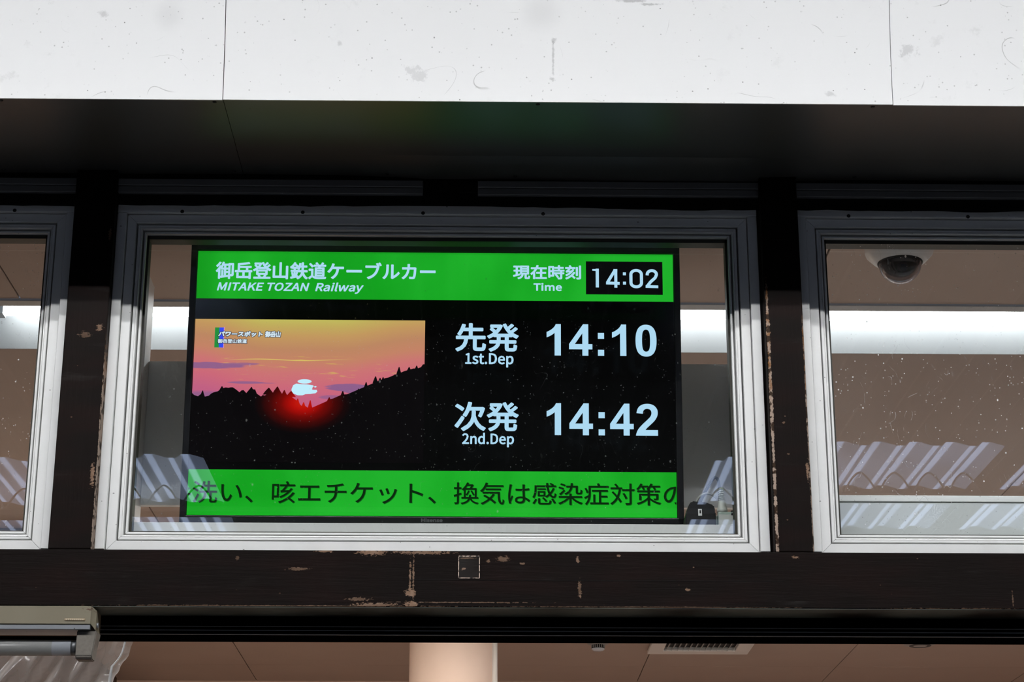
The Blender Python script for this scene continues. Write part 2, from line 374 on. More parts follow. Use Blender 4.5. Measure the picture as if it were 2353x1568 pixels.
M_beam = dark_wood('beam_paint', [(-.126, 2.357, .009, .007, 1), (-.124, 2.336, .010, .006, 1), (-.128, 2.385, .002, .028, .9), (-.122, 2.39, .0015, .03, .8), (-.105, 2.431, .05, .003, .8),
    (-.20, 2.431, .022, .005, .95), (-.185, 2.43, .012, .004, .8), (-.28, 2.433, .015, .0022, .8), (-.19, 2.334, .04, .0045, .75), (-.22, 2.345, .02, .003, .5), (.175, 2.418, .003, .006, .9), (.178, 2.365, .003, .015, .55), (.178, 2.352, .003, .003, .9),
    (.013, 2.416, .0028, .0028, .7), (.04, 2.42, .012, .005, .55), (.075, 2.412, .004, .002, .8), (.57, 2.425, .006, .0022, .95), (.25, 2.427, .004, .002, .9), (.372, 2.365, .004, .003, .9),
    (.86, 2.331, .13, .0018, .8), (-.35, 2.3325, .3, .0012, .6), (.3, 2.3325, .25, .001, .5), (.96, 2.35, .0012, .012, .5), (-.33, 2.40, .016, .003, .5), (-.44, 2.42, .003, .004, .4), (-.04, 2.34, .12, .001, .6)], grain=(1, 1, 14))
bz0 = 2.3315
bm = bmesh.new(); bbox(bm, -2.1, 1.92, -.024, .06, bz0, ZB-.0062, .0016, 2)
beam = struct('trim_7', 'dark brown chipped wooden beam under the windows'); frombm('beam', bm, M_beam, beam)
box('crack', -.13, .55, -.0246, -.02, 2.3805, 2.3813, M_black, beam)
# inset wooden plug in the beam with a chipped pale border
t = NT('chipped_border'); p = t.pos(); nz = t.noise(p, 190, 4, .7)
M_chip = t.done(t.bsdf(t.mix(t.step(nz, .44, .54), (.02, .014, .012, 1), (.55, .42, .34, 1)), .7))
px0, px1, pz0, pz1 = -.0405, -.003, 2.3845, 2.4245
box('plug', px0+.001, px1-.001, -.0248, -.02, pz0+.001, pz1-.001, dark_wood('plug_paint', [(-.031, 2.4015, .005, .0022, .9), (-.024, 2.421, .012, .0012, .6)], base=(.019, .017, .016, 1), grain=(1, 1, 14)), beam, .0006)
for q in ((px0-.0008, px0+.0008, pz0, pz1), (px1-.0008, px1+.0008, pz0, pz1), (px0, px1, pz0-.0008, pz0+.0008), (px0, px1, pz1-.0008, pz1+.001)):
    box('plug_border', q[0], q[1], -.0252, -.022, q[2], q[3], M_chip, beam)
M_under = dark_wood('beam_underside_bounce', base=(.14, .155, .135, 1), spec=.6, gloss=.35, grain=(1, 6, 1))  # lighter base paints in the light bounced up onto the beam's underside
box('beam_underside_bounce', -2.1, 1.92, -.0225, .0592, bz0-.0012, bz0+.004, M_under, beam)
tr = struct('trim_8', 'black sliding door track under the beam')
bm = bmesh.new(); bbox(bm, -2.1, 1.92, .0605, .14, 2.322, 2.44); bbox(bm, -2.1, 1.92, .0602, .135, 2.2965, 2.325, .001)
frombm('track', bm, M_track, tr)
for (z0, z1) in ((2.3105, 2.3118), (2.3035, 2.3048), (2.2957, 2.2972)): box('track_lip', -2.1, 1.92, .0578, .0605, z0, z1, M_rail, tr, .0004)

# ------------------------------------------------------------------ windows
PROF = [(0, .060), (0, .0105), (.0010, .0095), (.0170, .0085), (.0176, .0095), (.0176, .034), (.0208, .034), (.0208, .0130), (.0214, .0122), (.0256, .0120), (.0260, .0132), (.0264, .0120), (.0286, .0125), (.0292, .0135), (.0292, .034), (.0326, .034), (.0326, .0190), (.0332, .0185), (.0362, .0185), (.0368, .020), (.0368, .027), (.0368, .060)]
def member(name, side, x0, x1, z0, z1, prof, mat, parent, gap=.00035):
    vs, fs = [], []
    for (u, y) in prof:
        if side == 'bottom': a, b = (x0+u+gap, y, z0+u), (x1-u-gap, y, z0+u)
        elif side == 'top': a, b = (x1-u-gap, y, z1-u), (x0+u+gap, y, z1-u)
        elif side == 'left': a, b = (x0+u, y, z1-u-gap), (x0+u, y, z0+u+gap)
        else: a, b = (x1-u, y, z0+u+gap), (x1-u, y, z1-u-gap)
        vs += [a, b]
    n = len(prof)
    for i in range(n): j = (i+1) % n; fs.append((2*i, 2*i+1, 2*j+1, 2*j))
    fs.append([2*i for i in range(n)][::-1]); fs.append([2*i+1 for i in range(n)])
    o = mesh(name, vs, fs, mat, parent)
    bm = bmesh.new(); bm.from_mesh(o.data); bmesh.ops.recalc_face_normals(bm, faces=bm.faces); bm.to_mesh(o.data); bm.free(); return o
GL = [glass_mat('window_glass_left', .014, .75, .15), glass_mat('window_glass_mid', .003, .15, .03), glass_mat('window_glass_right', .024, .75, .38)]
labs = ['left window with dusty glass beside the dark post', 'wide middle window holding the departure screen', 'right window with scratched glass and a dome camera behind it']
FL = .0175
for wi, (x0, x1) in enumerate(WIN):
    w = struct('window_%d' % (wi+1), labs[wi])
    # fixed outer frame: left, right and top flange
    for q in ((x0, x0+FL, ZB, ZT-.0005), (x1-FL, x1, ZB, ZT-.0005)): box('outer_jamb', q[0], q[1], 0, .07, q[2], q[3]-.0175, M_frame, w, .0008)
    # the head flange's upper edge is ragged with old sealant
    bm = bmesh.new(); bbox(bm, x0, x1, 0, .07, ZT-.0175, ZT+.002, .0008); frombm('outer_head', bm, M_frame, w)
    rg = random.Random(wi); n = 60; vs, fs = [], []; hh = .003
    for i in range(n+1):
        hh = min(.0065, max(.0008, hh+rg.uniform(-.0012, .0012))); x = x0+(x1-x0)*i/n
        vs += [(x, -.001, ZT-hh), (x, -.001, ZT+.004), (x, .004, ZT-hh), (x, .004, ZT+.004)]
    for i in range(n):
        a = i*4; fs += [(a, a+4, a+5, a+1), (a, a+2, a+6, a+4)]
    mesh('sealant', vs, fs, M_black, w)
    sx0, sx1, sz0, sz1 = x0+FL+.0012, x1-FL-.0012, ZB, ZT-.0184
    for sd in ('left', 'right', 'top', 'bottom'): member('sash_rail', sd, sx0, sx1, sz0, sz1, PROF, M_frame, w)
    g0, g1, h0, h1 = sx0+.0368, sx1-.0368, sz0+.0368, sz1-.0368
    for q in ((g0-.001, g0+.0042, h0, h1), (g1-.0042, g1+.001, h0, h1), (g0, g1, h0-.001, h0+.0032), (g0, g1, h1-.0075, h1+.001)):
        box('gasket', q[0], q[1], .0275, .055, q[2], q[3], M_gasket, w)
    tilt = (0.0008, 0, -.0033)[wi]
    bm = bmesh.new(); bbox(bm, g0+.001, g1-.001, .031, .0355, h0+.001, h1-.001)
    for v in bm.verts: v.co.y += tilt*(v.co.z-h0)/(h1-h0)
    frombm('pane', bm, GL[wi], w)
    for k in range(4):
        x = {0: -.902, 1: -.58, 2: .708}[wi] + k*.232 - (.464 if wi == 0 else 0)
        if wi == 1 or x < x1-.05: screw(x, -.0002, ZT-.0155, w, False, .0038)
    # inner side frame of the sash
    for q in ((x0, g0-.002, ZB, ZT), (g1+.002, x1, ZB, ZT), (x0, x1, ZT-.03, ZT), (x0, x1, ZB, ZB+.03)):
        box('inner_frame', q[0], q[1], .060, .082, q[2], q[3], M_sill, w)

# ================================================================== the office behind the windows
t = NT('pink_beige_ceiling_paint'); p = t.pos()
M_ceil = t.done(t.bsdf(t.mix(t.noise(p, 3, 4), (.43, .345, .30, 1), (.38, .30, .26, 1)), .75, .3))
M_rwall = plain('pink_beige_wall_paint', (.78, .62, .54, 1), .7); M_seam = plain('ceiling_seam', (.09, .05, .035, 1), .8)
M_rfloor = plain('office_floor', (.42, .36, .32, 1), .6)
M_wtrim = plain('white_trough_enamel', (.44, .46, .475, 1), .45); M_gtrim = plain('grey_trough_flange', (.33, .34, .35, 1), .5)
M_box = plain('white_melamine', (.90, .90, .89, 1), .5); M_board = plain('pale_melamine', (.90, .92, .93, 1), .5)
XL, XR, YE = -3.2, 3.4, 5.67
TX0, TY0, TY1 = -1.148, .648, .955
cl = struct('ceiling', 'pink beige boarded office ceiling')
box('ceiling_backing', XL, XR, .11, .60, CEIL+.012, CEIL+.03, M_seam, cl); box('ceiling_backing', XL, XR, .99, YE, CEIL+.012, CEIL+.03, M_seam, cl); box('ceiling_backing', XL, TX0-.02, .55, 1.0, CEIL+.0122, CEIL+.0302, M_seam, cl)
SX = [XL, -2.78, -1.903, -1.026, -.154, .72, 1.57, 2.44, XR]
for k in range(len(SX)-1):
    a, b = SX[k]+.0018, SX[k+1]-.0018
    rows = [(.112, .610)] + ([(.612, .953)] if k < 2 else []) + [(.957, 2.75), (2.754, 4.02), (4.024, 5.25), (5.2525, YE)]
    for (y0, y1) in rows: box('ceiling_board', a, b, y0, y1, CEIL, CEIL+.012, M_ceil, cl, .0008)
box('ceiling_board', SX[2]+.0018, TX0-.004, .612, .953, CEIL, CEIL+.012, M_ceil, cl, .0008)
st(box('wall_office_back', XL, XR, YE, YE+.1, 0, 3.3, M_rwall)); st(box('wall_office_left', XL-.1, XL, .11, YE, 0, 3.3, M_rwall)); st(box('wall_office_right', XR, XR+.1, .11, YE, 0, 3.3, M_rwall))
st(box('floor_office', XL, XR, .05, YE, 0.001, .02, M_rfloor))
# light trough recessed in the ceiling
tg = thing('ceiling_light_trough', 'long white recessed light trough glowing across the office ceiling', 'lamp', (0, 0, 0))
box('flange', TX0-.02, XR, .613, TY0, CEIL-.004, CEIL+.004, M_gtrim, tg, .0008)
vs = []
x0, x1 = TX0, XR-.01; y = (TY0, TY0+.03, TY1-.085, TY1); z = (CEIL, 3.31)
q = [(x0, TY0, z[0]), (x1, TY0, z[0]), (x1, y[1], z[1]), (x0, y[1], z[1]), (x0, TY1, z[0]), (x1, TY1, z[0]), (x1, y[2], z[1]), (x0, y[2], z[1])]
mesh('reflector', q, [(0, 1, 2, 3), (5, 4, 7, 6), (3, 2, 6, 7)], M_wtrim, tg)
q2 = [(x-.001 if x < 0 else x+.001, a, b) for x, a, b in (q[0], q[4], q[7], q[3])]
mesh('end_cheek', [(x0, TY0, z[0]-.003), (x0, TY1, z[0]-.003), (x0-.004, y[2], z[1]), (x0-.004, y[1], z[1]), (x0-.012, TY0, z[0]-.003), (x0-.012, TY1, z[0]-.003), (x0-.012, y[2], z[1]), (x0-.012, y[1], z[1])],
     [(0, 1, 2, 3), (5, 4, 7, 6), (0, 4, 5, 1)], M_wtrim, tg)
M_cove = glow('lit_office_tube', (.97, 1, 1, 1), LAMP_COVE)
x = TX0+.028
while x < XR-1.2:
    cylo('lit_tube', (x, .862, 3.214), (x+1.25, .862, 3.214), .0135, M_cove, tg, 14)
    for e in (x-.012, x+1.262): box('socket', e-.011, e+.011, ( .845), .879, 3.200, 3.31, M_wtrim, tg)
    x += 1.30
# unseen ceiling lamps added to light the column and the office
M_panel = glow('added_panel_glow', (1, .93, .84, 1), LAMP_ROOM)
for k, x in enumerate((-1.7, -.1, 1.5)):
    f = thing('added_office_lamp', ('first', 'second', 'third')[k]+' added unseen flat ceiling lamp from the left, lighting the office', 'lamp', (x, 2.9, 3.12), 'added unseen office ceiling lamps')
    box('frame', -.62, .62, -.15, .15, -.01, .029, M_wtrim, f, .004); box('diffuser', -.59, .59, -.125, .125, -.016, -.0095, M_panel, f)
M_warm = glow('added_tube_warm', (1, .80, .60, 1), LAMP_ROOM*1.3); M_cool = glow('added_tube_neutral', (1, .97, .92, 1), LAMP_ROOM*1.3)  # unseen tubes added to glint in the camera dome, warmer on the left
o = box('added_lamp_rail', XL+.001, XR-.001, 2.985, 3.015, 2.5305, 2.555, M_rail); o['label'] = 'added unseen rail across the office carrying the added tube lamps'; o['category'] = 'rail'  # unseen rail added only to carry the glint tubes
for k, x in enumerate((-1.75, -.45, .85, 2.15)):
    f = thing('added_rail_lamp', ('first', 'second', 'third', 'fourth')[k]+' added unseen tube lamp from the left, for the glint on the camera dome', 'lamp', (x, 3.0, 2.5), 'added unseen tube lamps in the office')
    box('housing', -.62, .62, -.03, .03, .0, .03, M_wtrim, f, .003); cylo('lit_tube', (-.59, 0, -.03), (.59, 0, -.03), .0155, M_warm if x < -.1 else M_cool, f, 14)
    for s_ in (-1, 1): box('socket', s_*.603-.012, s_*.603+.012, -.018, .018, -.05, .002, M_wtrim, f)

# column
col = thing('round_column', 'round pink beige column standing in the office below the beam', 'column', (-.106, 4.0, 0))
lathe('shaft', [(.163, 0), (.163, CEIL-.0005)], M_rwall, col, n=64)
cylo('pipe', (.158, -.055, .05), (.158, -.055, CEIL-.002), .012, M_box, col, 16)
lathe('collar', [(.163, CEIL-.03), (.172, CEIL-.028), (.172, CEIL-.001)], M_rwall, col, n=64)
# ceiling air outlet
vt = thing('air_vent', 'white louvred air vent in the office ceiling', 'air vent', (.915, 4.59, CEIL))
M_vent = plain('white_vent_plastic', (.72, .71, .70, 1), .5); M_dk = plain('vent_dark', (.03, .03, .032, 1), .6); M_slat = plain('grey_slat', (.36, .37, .37, 1), .5)
bm = bmesh.new()
for q in ((-.212, .212, .20, .27), (-.212, .212, -.27, -.20), (-.212, -.15, -.205, .205), (.15, .212, -.205, .205)): bbox(bm, *q, -.018, -.001, .0035, 2)
frombm('frame', bm, M_vent, vt); box('backing', -.16, .16, -.21, .21, -.004, -.0015, M_dk, vt)
for k in range(13):
    x = -.14+k*.0233; mesh('slat', [(x, -.2, -.016), (x, .2, -.016), (x+.011, .2, -.004), (x+.011, -.2, -.004), (x+.0016, -.2, -.016), (x+.0016, .2, -.016), (x+.0126, .2, -.004), (x+.0126, -.2, -.004)],
        [(0, 1, 2, 3), (5, 4, 7, 6), (4, 5, 1, 0)], M_slat, vt)
box('bar', -.15, .15, .165, .172, -.0175, -.006, M_slat, vt)
# detectors
hd_ = thing('heat_detector', 'small grey ceiling detector with black grooved tip beside the air vent', 'detector', (.4775, 4.55, CEIL))
M_gplas = plain('grey_plastic', (.30, .29, .29, 1), .5); M_lens = plain('pale_lens', (.55, .6, .68, 1), .25)
lathe('body', [(0, -.0), (.052, 0), (.052, -.022), (.040, -.034), (.030, -.038), (0, -.038)], M_gplas, hd_)
lathe('tip', [(.0, -.038), (.0265, -.038), (.0265, -.052), (0, -.052)], M_black, hd_)
for k in range(18): a = 2*PI*k/18; box('rib', .0265*math.cos(a)-.0014, .0265*math.cos(a)+.0014, .0265*math.sin(a)-.0014, .0265*math.sin(a)+.0014, -.05, -.038, M_gplas, hd_)
lathe('lens', [(.0265, -.052), (.0265, -.056), (.018, -.061), (0, -.062)], M_lens, hd_)
sd = thing('smoke_detector', 'shallow round grey smoke detector on the ceiling at right', 'detector', (1.80, 4.58, CEIL))
lathe('body', [(0, 0), (.082, 0), (.082, -.008), (.070, -.022), (.045, -.030), (0, -.032)], M_gplas, sd)
lathe('led_ring', [(.045, -.030), (.043, -.0315), (.030, -.0325), (.028, -.031)], M_dk, sd)

# dome camera
dc = thing('dome_camera', 'white dome security camera with black glossy bubble on the ceiling', 'camera', (.8564, .2453, CEIL))
M_cam = plain('camera_housing', (.62, .62, .62, 1), .4)
lathe('housing', [(0, 0), (.070, 0), (.0705, -.018), (.068, -.026), (.055, -.040), (.0475, -.0455), (.0455, -.0445)], M_cam, dc, n=64)
lathe('rim', [(.0462, -.044), (.0455, -.0475), (.0438, -.0475), (.043, -.043)], M_black, dc, n=64)
t = NT('smoked_bubble'); gg = t.n('ShaderNodeBsdfGlass'); gg.inputs['Color'].default_value = (.72, .72, .74, 1); gg.inputs['Roughness'].default_value = 0; gg.inputs['IOR'].default_value = 1.49
M_bub = t.done(gg.outputs[0]); A_ = [i*PI/2/16 for i in range(17)]
o = lathe('bubble', [(.0438*math.cos(a), -.0445-.0438*math.sin(a)) for a in A_]+[(.0408*math.cos(a), -.0445-.0408*math.sin(a)) for a in A_[::-1]]+[(.0438, -.0445)], M_bub, dc, n=64)
bm = bmesh.new(); bm.from_mesh(o.data); bmesh.ops.remove_doubles(bm, verts=bm.verts, dist=1e-5); bmesh.ops.recalc_face_normals(bm, faces=bm.faces); bm.to_mesh(o.data); bm.free()
lathe('inner_shroud', [(.0402, -.040), (.036, -.052), (.028, -.064), (.016, -.071), (0.0, -.073)], M_black, dc)
cylo('lens', (0, -.014, -.056), (0, -.030, -.0655), .0105, M_dk, dc, 20); cylo('lens_glass', (0, -.030, -.0655), (0, -.0315, -.0663), .0075, plain('lens_coat', (.03, .05, .09, 1), .1), dc, 20)
box('slot', .008, .0155, -.0712, -.064, -.012, -.0035, M_dk, dc, .001)
for a in (-.9, .9, 2.4, -2.4): box('clip', .037*math.sin(a)-.0015, .037*math.sin(a)+.0015, -.037*math.cos(a)-.0015, -.037*math.cos(a)+.0015, -.057, -.046, M_box, dc, .0005)

# cabinet boards around the screen
bx = thing('screen_cabinet', 'white open box with a grey back board around the screen', 'cabinet', (0, 0, 0))
zc = 3.087
box('side_board', -.7025, -.6868, .086, .362, 2.5125, zc, M_box, bx, .0008); box('side_board', .518, .5275, .086, .362, 2.5125, zc, M_box, bx, .0008)
box('back_board', -.6864, .5176, .35, .362, 2.617, 2.919, M_board, bx, .0008)
box('back_edge', -.6864, .5176, .3485, .3635, 2.613, 2.6175, M_box, bx)
box('shelf', -.7025, .5275, .0825, .362, 2.494, 2.512, M_sill, bx, .001); box('front_rail', -.6864, .5176, .0822, .0905, 2.47, 2.4935, M_sill, bx)
# pale board behind the right window
rb = thing('pale_shelf_board', 'pale grey board lying along the foot of the right window', 'board', (0, 0, 0))
M_pale = plain('pale_board_paint', (.60, .62, .61, 1), .5)
box('board', .62, 1.82, .12, .30, 2.472, 2.5665, M_pale, rb, .0015); box('top_strip', .62, 1.82, .1175, .30, 2.567, 2.5795, M_box, rb, .001)

# ------------------------------------------------------------------ the screen
WT = .941; K = WT/1920
tvE = thing('television', 'wide black television showing departure times in the middle window', 'television', (-.09387, .14617, 2.8102))
tvE.rotation_euler = Matrix(((1, 0, 0), (0, 1, 0), (0, 0, 1))).to_euler()
a_, b_, c_ = rad(4.4856), rad(.1241), rad(-.0960)
tvE.rotation_euler = (Matrix.Rotation(c_, 3, 'Z') @ Matrix.Rotation(a_, 3, 'X') @ Matrix.Rotation(b_, 3, 'Y')).to_euler()
def uv(u, v, y=0.): return ((u-960)*K, y, (540-v)*K)
M_bez = plain('black_bezel', (.006, .006, .007, 1), .28); t = NT('black_screen_glass'); M_scr = t.done(t.bsdf((.0012, .0012, .0014, 1), .09, .35))
bm = bmesh.new()
U0, U1, V0, V1 = -27.5, 1947.5, -30.5, 1114
for (a, b, c, d) in ((U0, U1, V0, -3), (U0, U1, 1082, V1), (U0, -2, V0+1, V1-1), (1922, U1, V0+1, V1-1)):
    bbox(bm, (a-960)*K, (b-960)*K, -.0035, .012, (540-d)*K, (540-c)*K, .0016, 2)
frombm('bezel', bm, M_bez, tvE)
bm = bmesh.new(); bbox(bm, (-24-960)*K, (1944-960)*K, .010, .034, (540-1110)*K, (540+27)*K, .004, 2); bbox(bm, -.30, .30, .03, .070, -.22, .12, .008, 2); frombm('back_cover', bm, M_bez, tvE)
for x in (-.3, .28): box('foot', x, x+.02, .0, .07, -.2975, -.27, M_bez, tvE)
scr = box('display', (-4-960)*K, (1924-960)*K, .0002, .012, (540-1084)*K, (540+4)*K, M_scr, tvE)
lay = [0.]
def flat(name, polys, mat, y):
    """flat outlines (lists of u, v) filled with triangles just in front of the display"""
    vs, fs = [], []
    for pl in polys:
        n = len(vs); vs += [uv(u, v, y) for u, v in pl]; fs.append(list(range(n, n+len(pl))))
    bm = bmesh.new(); V = [bm.verts.new(v) for v in vs]
    for f in fs: bm.faces.new([V[k] for k in f])
    bmesh.ops.triangulate(bm, faces=bm.faces)
    for f in bm.faces:
        if f.normal.y > 0: f.normal_flip()
    me = bpy.data.meshes.new(name); bm.to_mesh(me); bm.free(); me.materials.append(mat)
    o = bpy.data.objects.new(name, me); COL.objects.link(o); o.parent = scr; return o
def rect(u0, v0, u1, v1): return [(u0, v0), (u1, v0), (u1, v1), (u0, v1)]
t = NT('lit_green'); p = t.pos('obj'); X, Y_, Z = t.xyz(p)
nz = t.noise(t.scale(p, (1, 1, .5)), 5, 3)
g = t.mix(t.step(nz, .35, .65), lin(20, 168, 32), lin(34, 186, 46))
g = t.mix(t.step(X, -.40, -.47, 0, .55), g, lin(8, 142, 18)); g = t.mix(t.step(Z, .258, .266, 0, .45), g, lin(10, 130, 18)); g = t.mix(t.step(Z, -.22, -.262, 0, .35), g, lin(38, 200, 50))
M_green = t.done(t.emit(g, 1.0))
M_text = glow('lit_pale_blue', lin(184, 229, 255)); M_ink = glow('dark_green_ink', lin(8, 40, 12)); M_inks = glow('ink_shadow', lin(14, 110, 24)); M_blk = glow('screen_black', lin(8, 8, 10))
flat('header_band', [rect(0, 0, 1920, 199.5)], M_green, -.0002); flat('ticker_band', [rect(0, 898.3, 1920, 1079.5)], M_green, -.0002)
flat('clock_field', [rect(1567.5, 31.5, 1877.5, 170.7)], M_blk, -.0003)
# -- lettering
GLY = {'.':(97,[[49,-5,60,-1,69,7,72,20,69,32,60,41,49,44,37,41,29,32,26,20,29,7,37,-1]]),'1':(194,[[31,0,172,0,172,27,120,27,120,257,96,257,81,249,63,243,42,238,42,218,88,218,88,27,31,27]]),'2':(194,[[15,0,177,0,177,28,106,28,92,27,78,26,64,25,117,81,152,134,165,186,155,226,129,252,90,261,60,257,36,244,14,224,33,206,48,221,66,231,86,235,112,229,128,211,133,185,120,138,82,83,15,19]]),'A':(213,[[1,0,34,0,59,78,153,78,177,0,211,0,124,257,88,257],[67,104,79,144,88,172,97,201,105,230,106,230,115,201,123,172,132,144,145,104]]),'D':(241,[[35,0,101,0,166,15,206,60,220,129,206,199,166,242,99,257,35,257],[68,27,68,230,97,230,147,219,177,184,187,129,177,74,147,39,97,27]]),'E':(206,[[35,0,187,0,187,28,68,28,68,121,165,121,165,149,68,149,68,229,183,229,183,257,35,257]]),'H':(255,[[35,0,68,0,68,121,187,121,187,0,220,0,220,257,187,257,187,149,68,149,68,257,35,257]]),'I':(102,[[35,0,68,0,68,257,35,257]]),'K':(226,[[35,0,68,0,68,81,112,134,189,0,225,0,132,159,213,257,176,257,68,128,68,128,68,257,35,257]]),'M':(284,[[35,0,64,0,64,142,64,167,62,193,60,218,62,218,82,159,131,26,153,26,201,159,222,218,223,218,221,193,220,167,219,142,219,0,249,0,249,257,210,257,161,119,155,102,149,84,143,66,142,66,136,84,130,102,123,119,74,257,35,257]]),'N':(253,[[35,0,66,0,66,135,65,162,64,189,62,215,63,215,91,162,185,0,218,0,218,257,187,257,187,123,188,96,189,69,192,42,190,42,162,95,68,257,35,257]]),'O':(260,[[130,-5,187,12,225,58,239,129,225,200,187,245,130,261,73,245,34,200,20,129,34,58,73,12],[130,24,90,37,63,73,54,129,63,185,90,220,130,233,170,220,197,185,206,129,197,73,170,37]]),'R':(222,[[68,135,68,230,111,230,145,226,166,212,173,185,166,157,145,140,111,135],[176,0,213,0,147,112,178,126,198,150,205,185,194,227,162,250,116,257,35,257,35,0,68,0,68,109,114,109]]),'T':(210,[[89,0,121,0,121,229,199,229,199,257,11,257,11,229,89,229]]),'Z':(211,[[18,0,195,0,195,28,57,28,193,237,193,257,30,257,30,229,153,229,18,20]]),'a':(197,[[76,-5,99,-1,120,9,139,23,140,23,143,0,169,0,169,117,162,158,141,185,103,195,74,191,49,182,29,170,41,148,58,158,77,165,98,168,122,161,134,144,137,120,71,107,33,84,21,49,28,20,47,2],[85,21,68,24,56,34,51,51,59,73,87,89,137,99,137,46,120,32,103,24]]),'d':(217,[[97,-5,119,-1,138,9,155,22,156,22,159,0,185,0,185,279,153,279,153,206,154,173,138,185,121,192,101,195,60,183,30,148,19,95,28,41,55,7],[104,22,76,31,58,56,51,95,59,133,79,159,106,168,122,166,137,160,153,148,153,48,137,34,121,25]]),'e':(194,[[109,-5,133,-2,154,5,172,15,160,36,146,28,130,23,113,21,81,29,59,52,50,88,178,88,179,93,179,99,179,106,170,153,145,184,103,195,62,183,31,148,18,95,31,41,63,7],[49,110,59,142,79,163,104,169,129,163,146,143,151,110]]),'i':(96,[[32,0,64,0,64,190,32,190],[48,229,59,232,67,239,70,251,67,262,59,269,48,271,37,269,30,262,27,251,30,239,37,232]]),'l':(100,[[66,-5,74,-4,79,-3,84,-2,80,23,73,22,69,23,66,28,64,36,64,279,32,279,32,38,36,15,47,0]]),'m':(325,[[32,0,64,0,64,138,81,154,97,164,112,167,132,162,144,145,147,116,147,0,179,0,179,138,196,154,212,164,227,167,247,162,259,145,263,116,263,0,294,0,294,120,288,161,269,186,237,195,215,190,194,178,174,159,164,178,146,191,121,195,100,191,80,179,62,162,62,162,58,190,32,190]]),'n':(214,[[32,0,64,0,64,138,82,154,98,164,116,167,137,162,149,145,152,116,152,0,184,0,184,120,178,161,159,186,126,195,102,191,81,179,62,162,62,162,58,190,32,190]]),'p':(217,[[32,-80,64,-80,64,-16,63,18,81,5,98,-2,116,-5,157,8,187,42,199,98,190,149,164,183,123,195,101,191,81,181,62,168,62,168,58,190,32,190],[111,22,97,24,81,30,64,42,64,142,82,156,99,165,115,168,144,159,160,135,165,98,158,57,139,31]]),'s':(164,[[82,-5,120,3,143,24,151,52,142,81,120,98,93,110,73,118,58,128,52,143,56,156,68,166,88,170,103,168,117,162,131,153,146,173,130,184,110,192,87,195,52,188,29,168,22,141,30,115,51,97,77,86,98,78,114,66,120,50,116,35,104,24,83,20,62,23,44,31,27,43,11,22,31,8,56,-1]]),'t':(132,[[92,-5,104,-4,116,-1,127,2,121,27,114,24,106,22,99,21,82,26,72,38,70,58,70,164,121,164,121,190,70,190,70,244,43,244,40,190,9,188,9,164,38,164,38,59,43,25,60,3]]),'w':(281,[[62,0,99,0,126,102,131,120,135,138,139,157,141,157,145,138,150,120,154,103,181,0,220,0,272,190,241,190,213,80,209,62,205,45,202,27,200,27,187,80,157,190,126,190,96,80,92,62,87,45,83,27,82,27,70,80,42,190,9,190]]),'y':(182,[[35,-82,68,-73,91,-50,106,-16,178,190,147,190,112,85,97,31,95,31,89,49,82,67,76,85,38,190,5,190,81,0,77,-15,67,-36,53,-50,34,-56,29,-55,24,-54,19,-53,13,-78,19,-80,27,-81]])}
ARIALISH = {'1': (1139, [[(806, 0), (525, 0), (525, 1059), ('q', 371, 915, 162, 846), (162, 1101), ('q', 272, 1137, 401, 1237), ('q', 530, 1338, 578, 1472), (806, 1472)]]),
 '4': (1139, [[(638, 0), (638, 295), (38, 295), (38, 541), (674, 1472), (910, 1472), (910, 542), (1092, 542), (1092, 295), (910, 295), (910, 0)], [(638, 542), (638, 1043), (301, 542)]]),
 '0': (1139, [[(562, 1472), ('q', 775, 1472, 895, 1320), ('q', 1038, 1140, 1038, 723), ('q', 1038, 307, 894, 125), ('q', 775, -25, 562, -25), ('q', 348, -25, 217, 139), ('q', 86, 304, 86, 726), ('q', 86, 1140, 230, 1322), ('q', 349, 1472, 562, 1472)],
              [(562, 1239), ('q', 511, 1239, 471, 1206), ('q', 431, 1174, 409, 1090), ('q', 380, 981, 380, 723), ('q', 380, 465, 406, 368), ('q', 432, 272, 471, 240), ('q', 511, 208, 562, 208), ('q', 613, 208, 653, 240), ('q', 693, 273, 715, 357), ('q', 744, 465, 744, 723), ('q', 744, 981, 718, 1077), ('q', 692, 1174, 652, 1206), ('q', 613, 1239, 562, 1239)]]),
 '2': (1139, [[(1035, 261), (1035, 0), (50, 0), ('q', 66, 148, 146, 280), ('q', 226, 413, 462, 632), ('q', 652, 809, 695, 872), ('q', 753, 959, 753, 1044), ('q', 753, 1138, 702, 1188), ('q', 652, 1239, 563, 1239), ('q', 475, 1239, 423, 1186), ('q', 371, 1133, 363, 1010), (83, 1038), ('q', 108, 1270, 240, 1371), ('q', 372, 1472, 570, 1472), ('q', 787, 1472, 911, 1355), ('q', 1035, 1238, 1035, 1064), ('q', 1035, 965, 999, 875), ('q', 964, 786, 887, 688), ('q', 836, 623, 703, 501), ('q', 570, 379, 534, 338), ('q', 499, 298, 477, 261)]]),
 ':': (682, [[(203, 0), (484, 0), (484, 281), (203, 281)], [(203, 791), (484, 791), (484, 1072), (203, 1072)]])}
def curvefill(contours):
    """fill contours (holes allowed) through a 2D curve; returns verts, faces"""
    cu = bpy.data.curves.new('tmp', 'CURVE'); cu.dimensions = '2D'; cu.fill_mode = 'BOTH'
    for c in contours:
        s = cu.splines.new('POLY'); s.points.add(len(c)-1); s.use_cyclic_u = True
        for k, (x, y) in enumerate(c): s.points[k].co = (x, y, 0, 1)
    o = bpy.data.objects.new('tmp', cu); COL.objects.link(o); r = tomesh(o); bpy.data.objects.remove(o); bpy.data.curves.remove(cu); return r
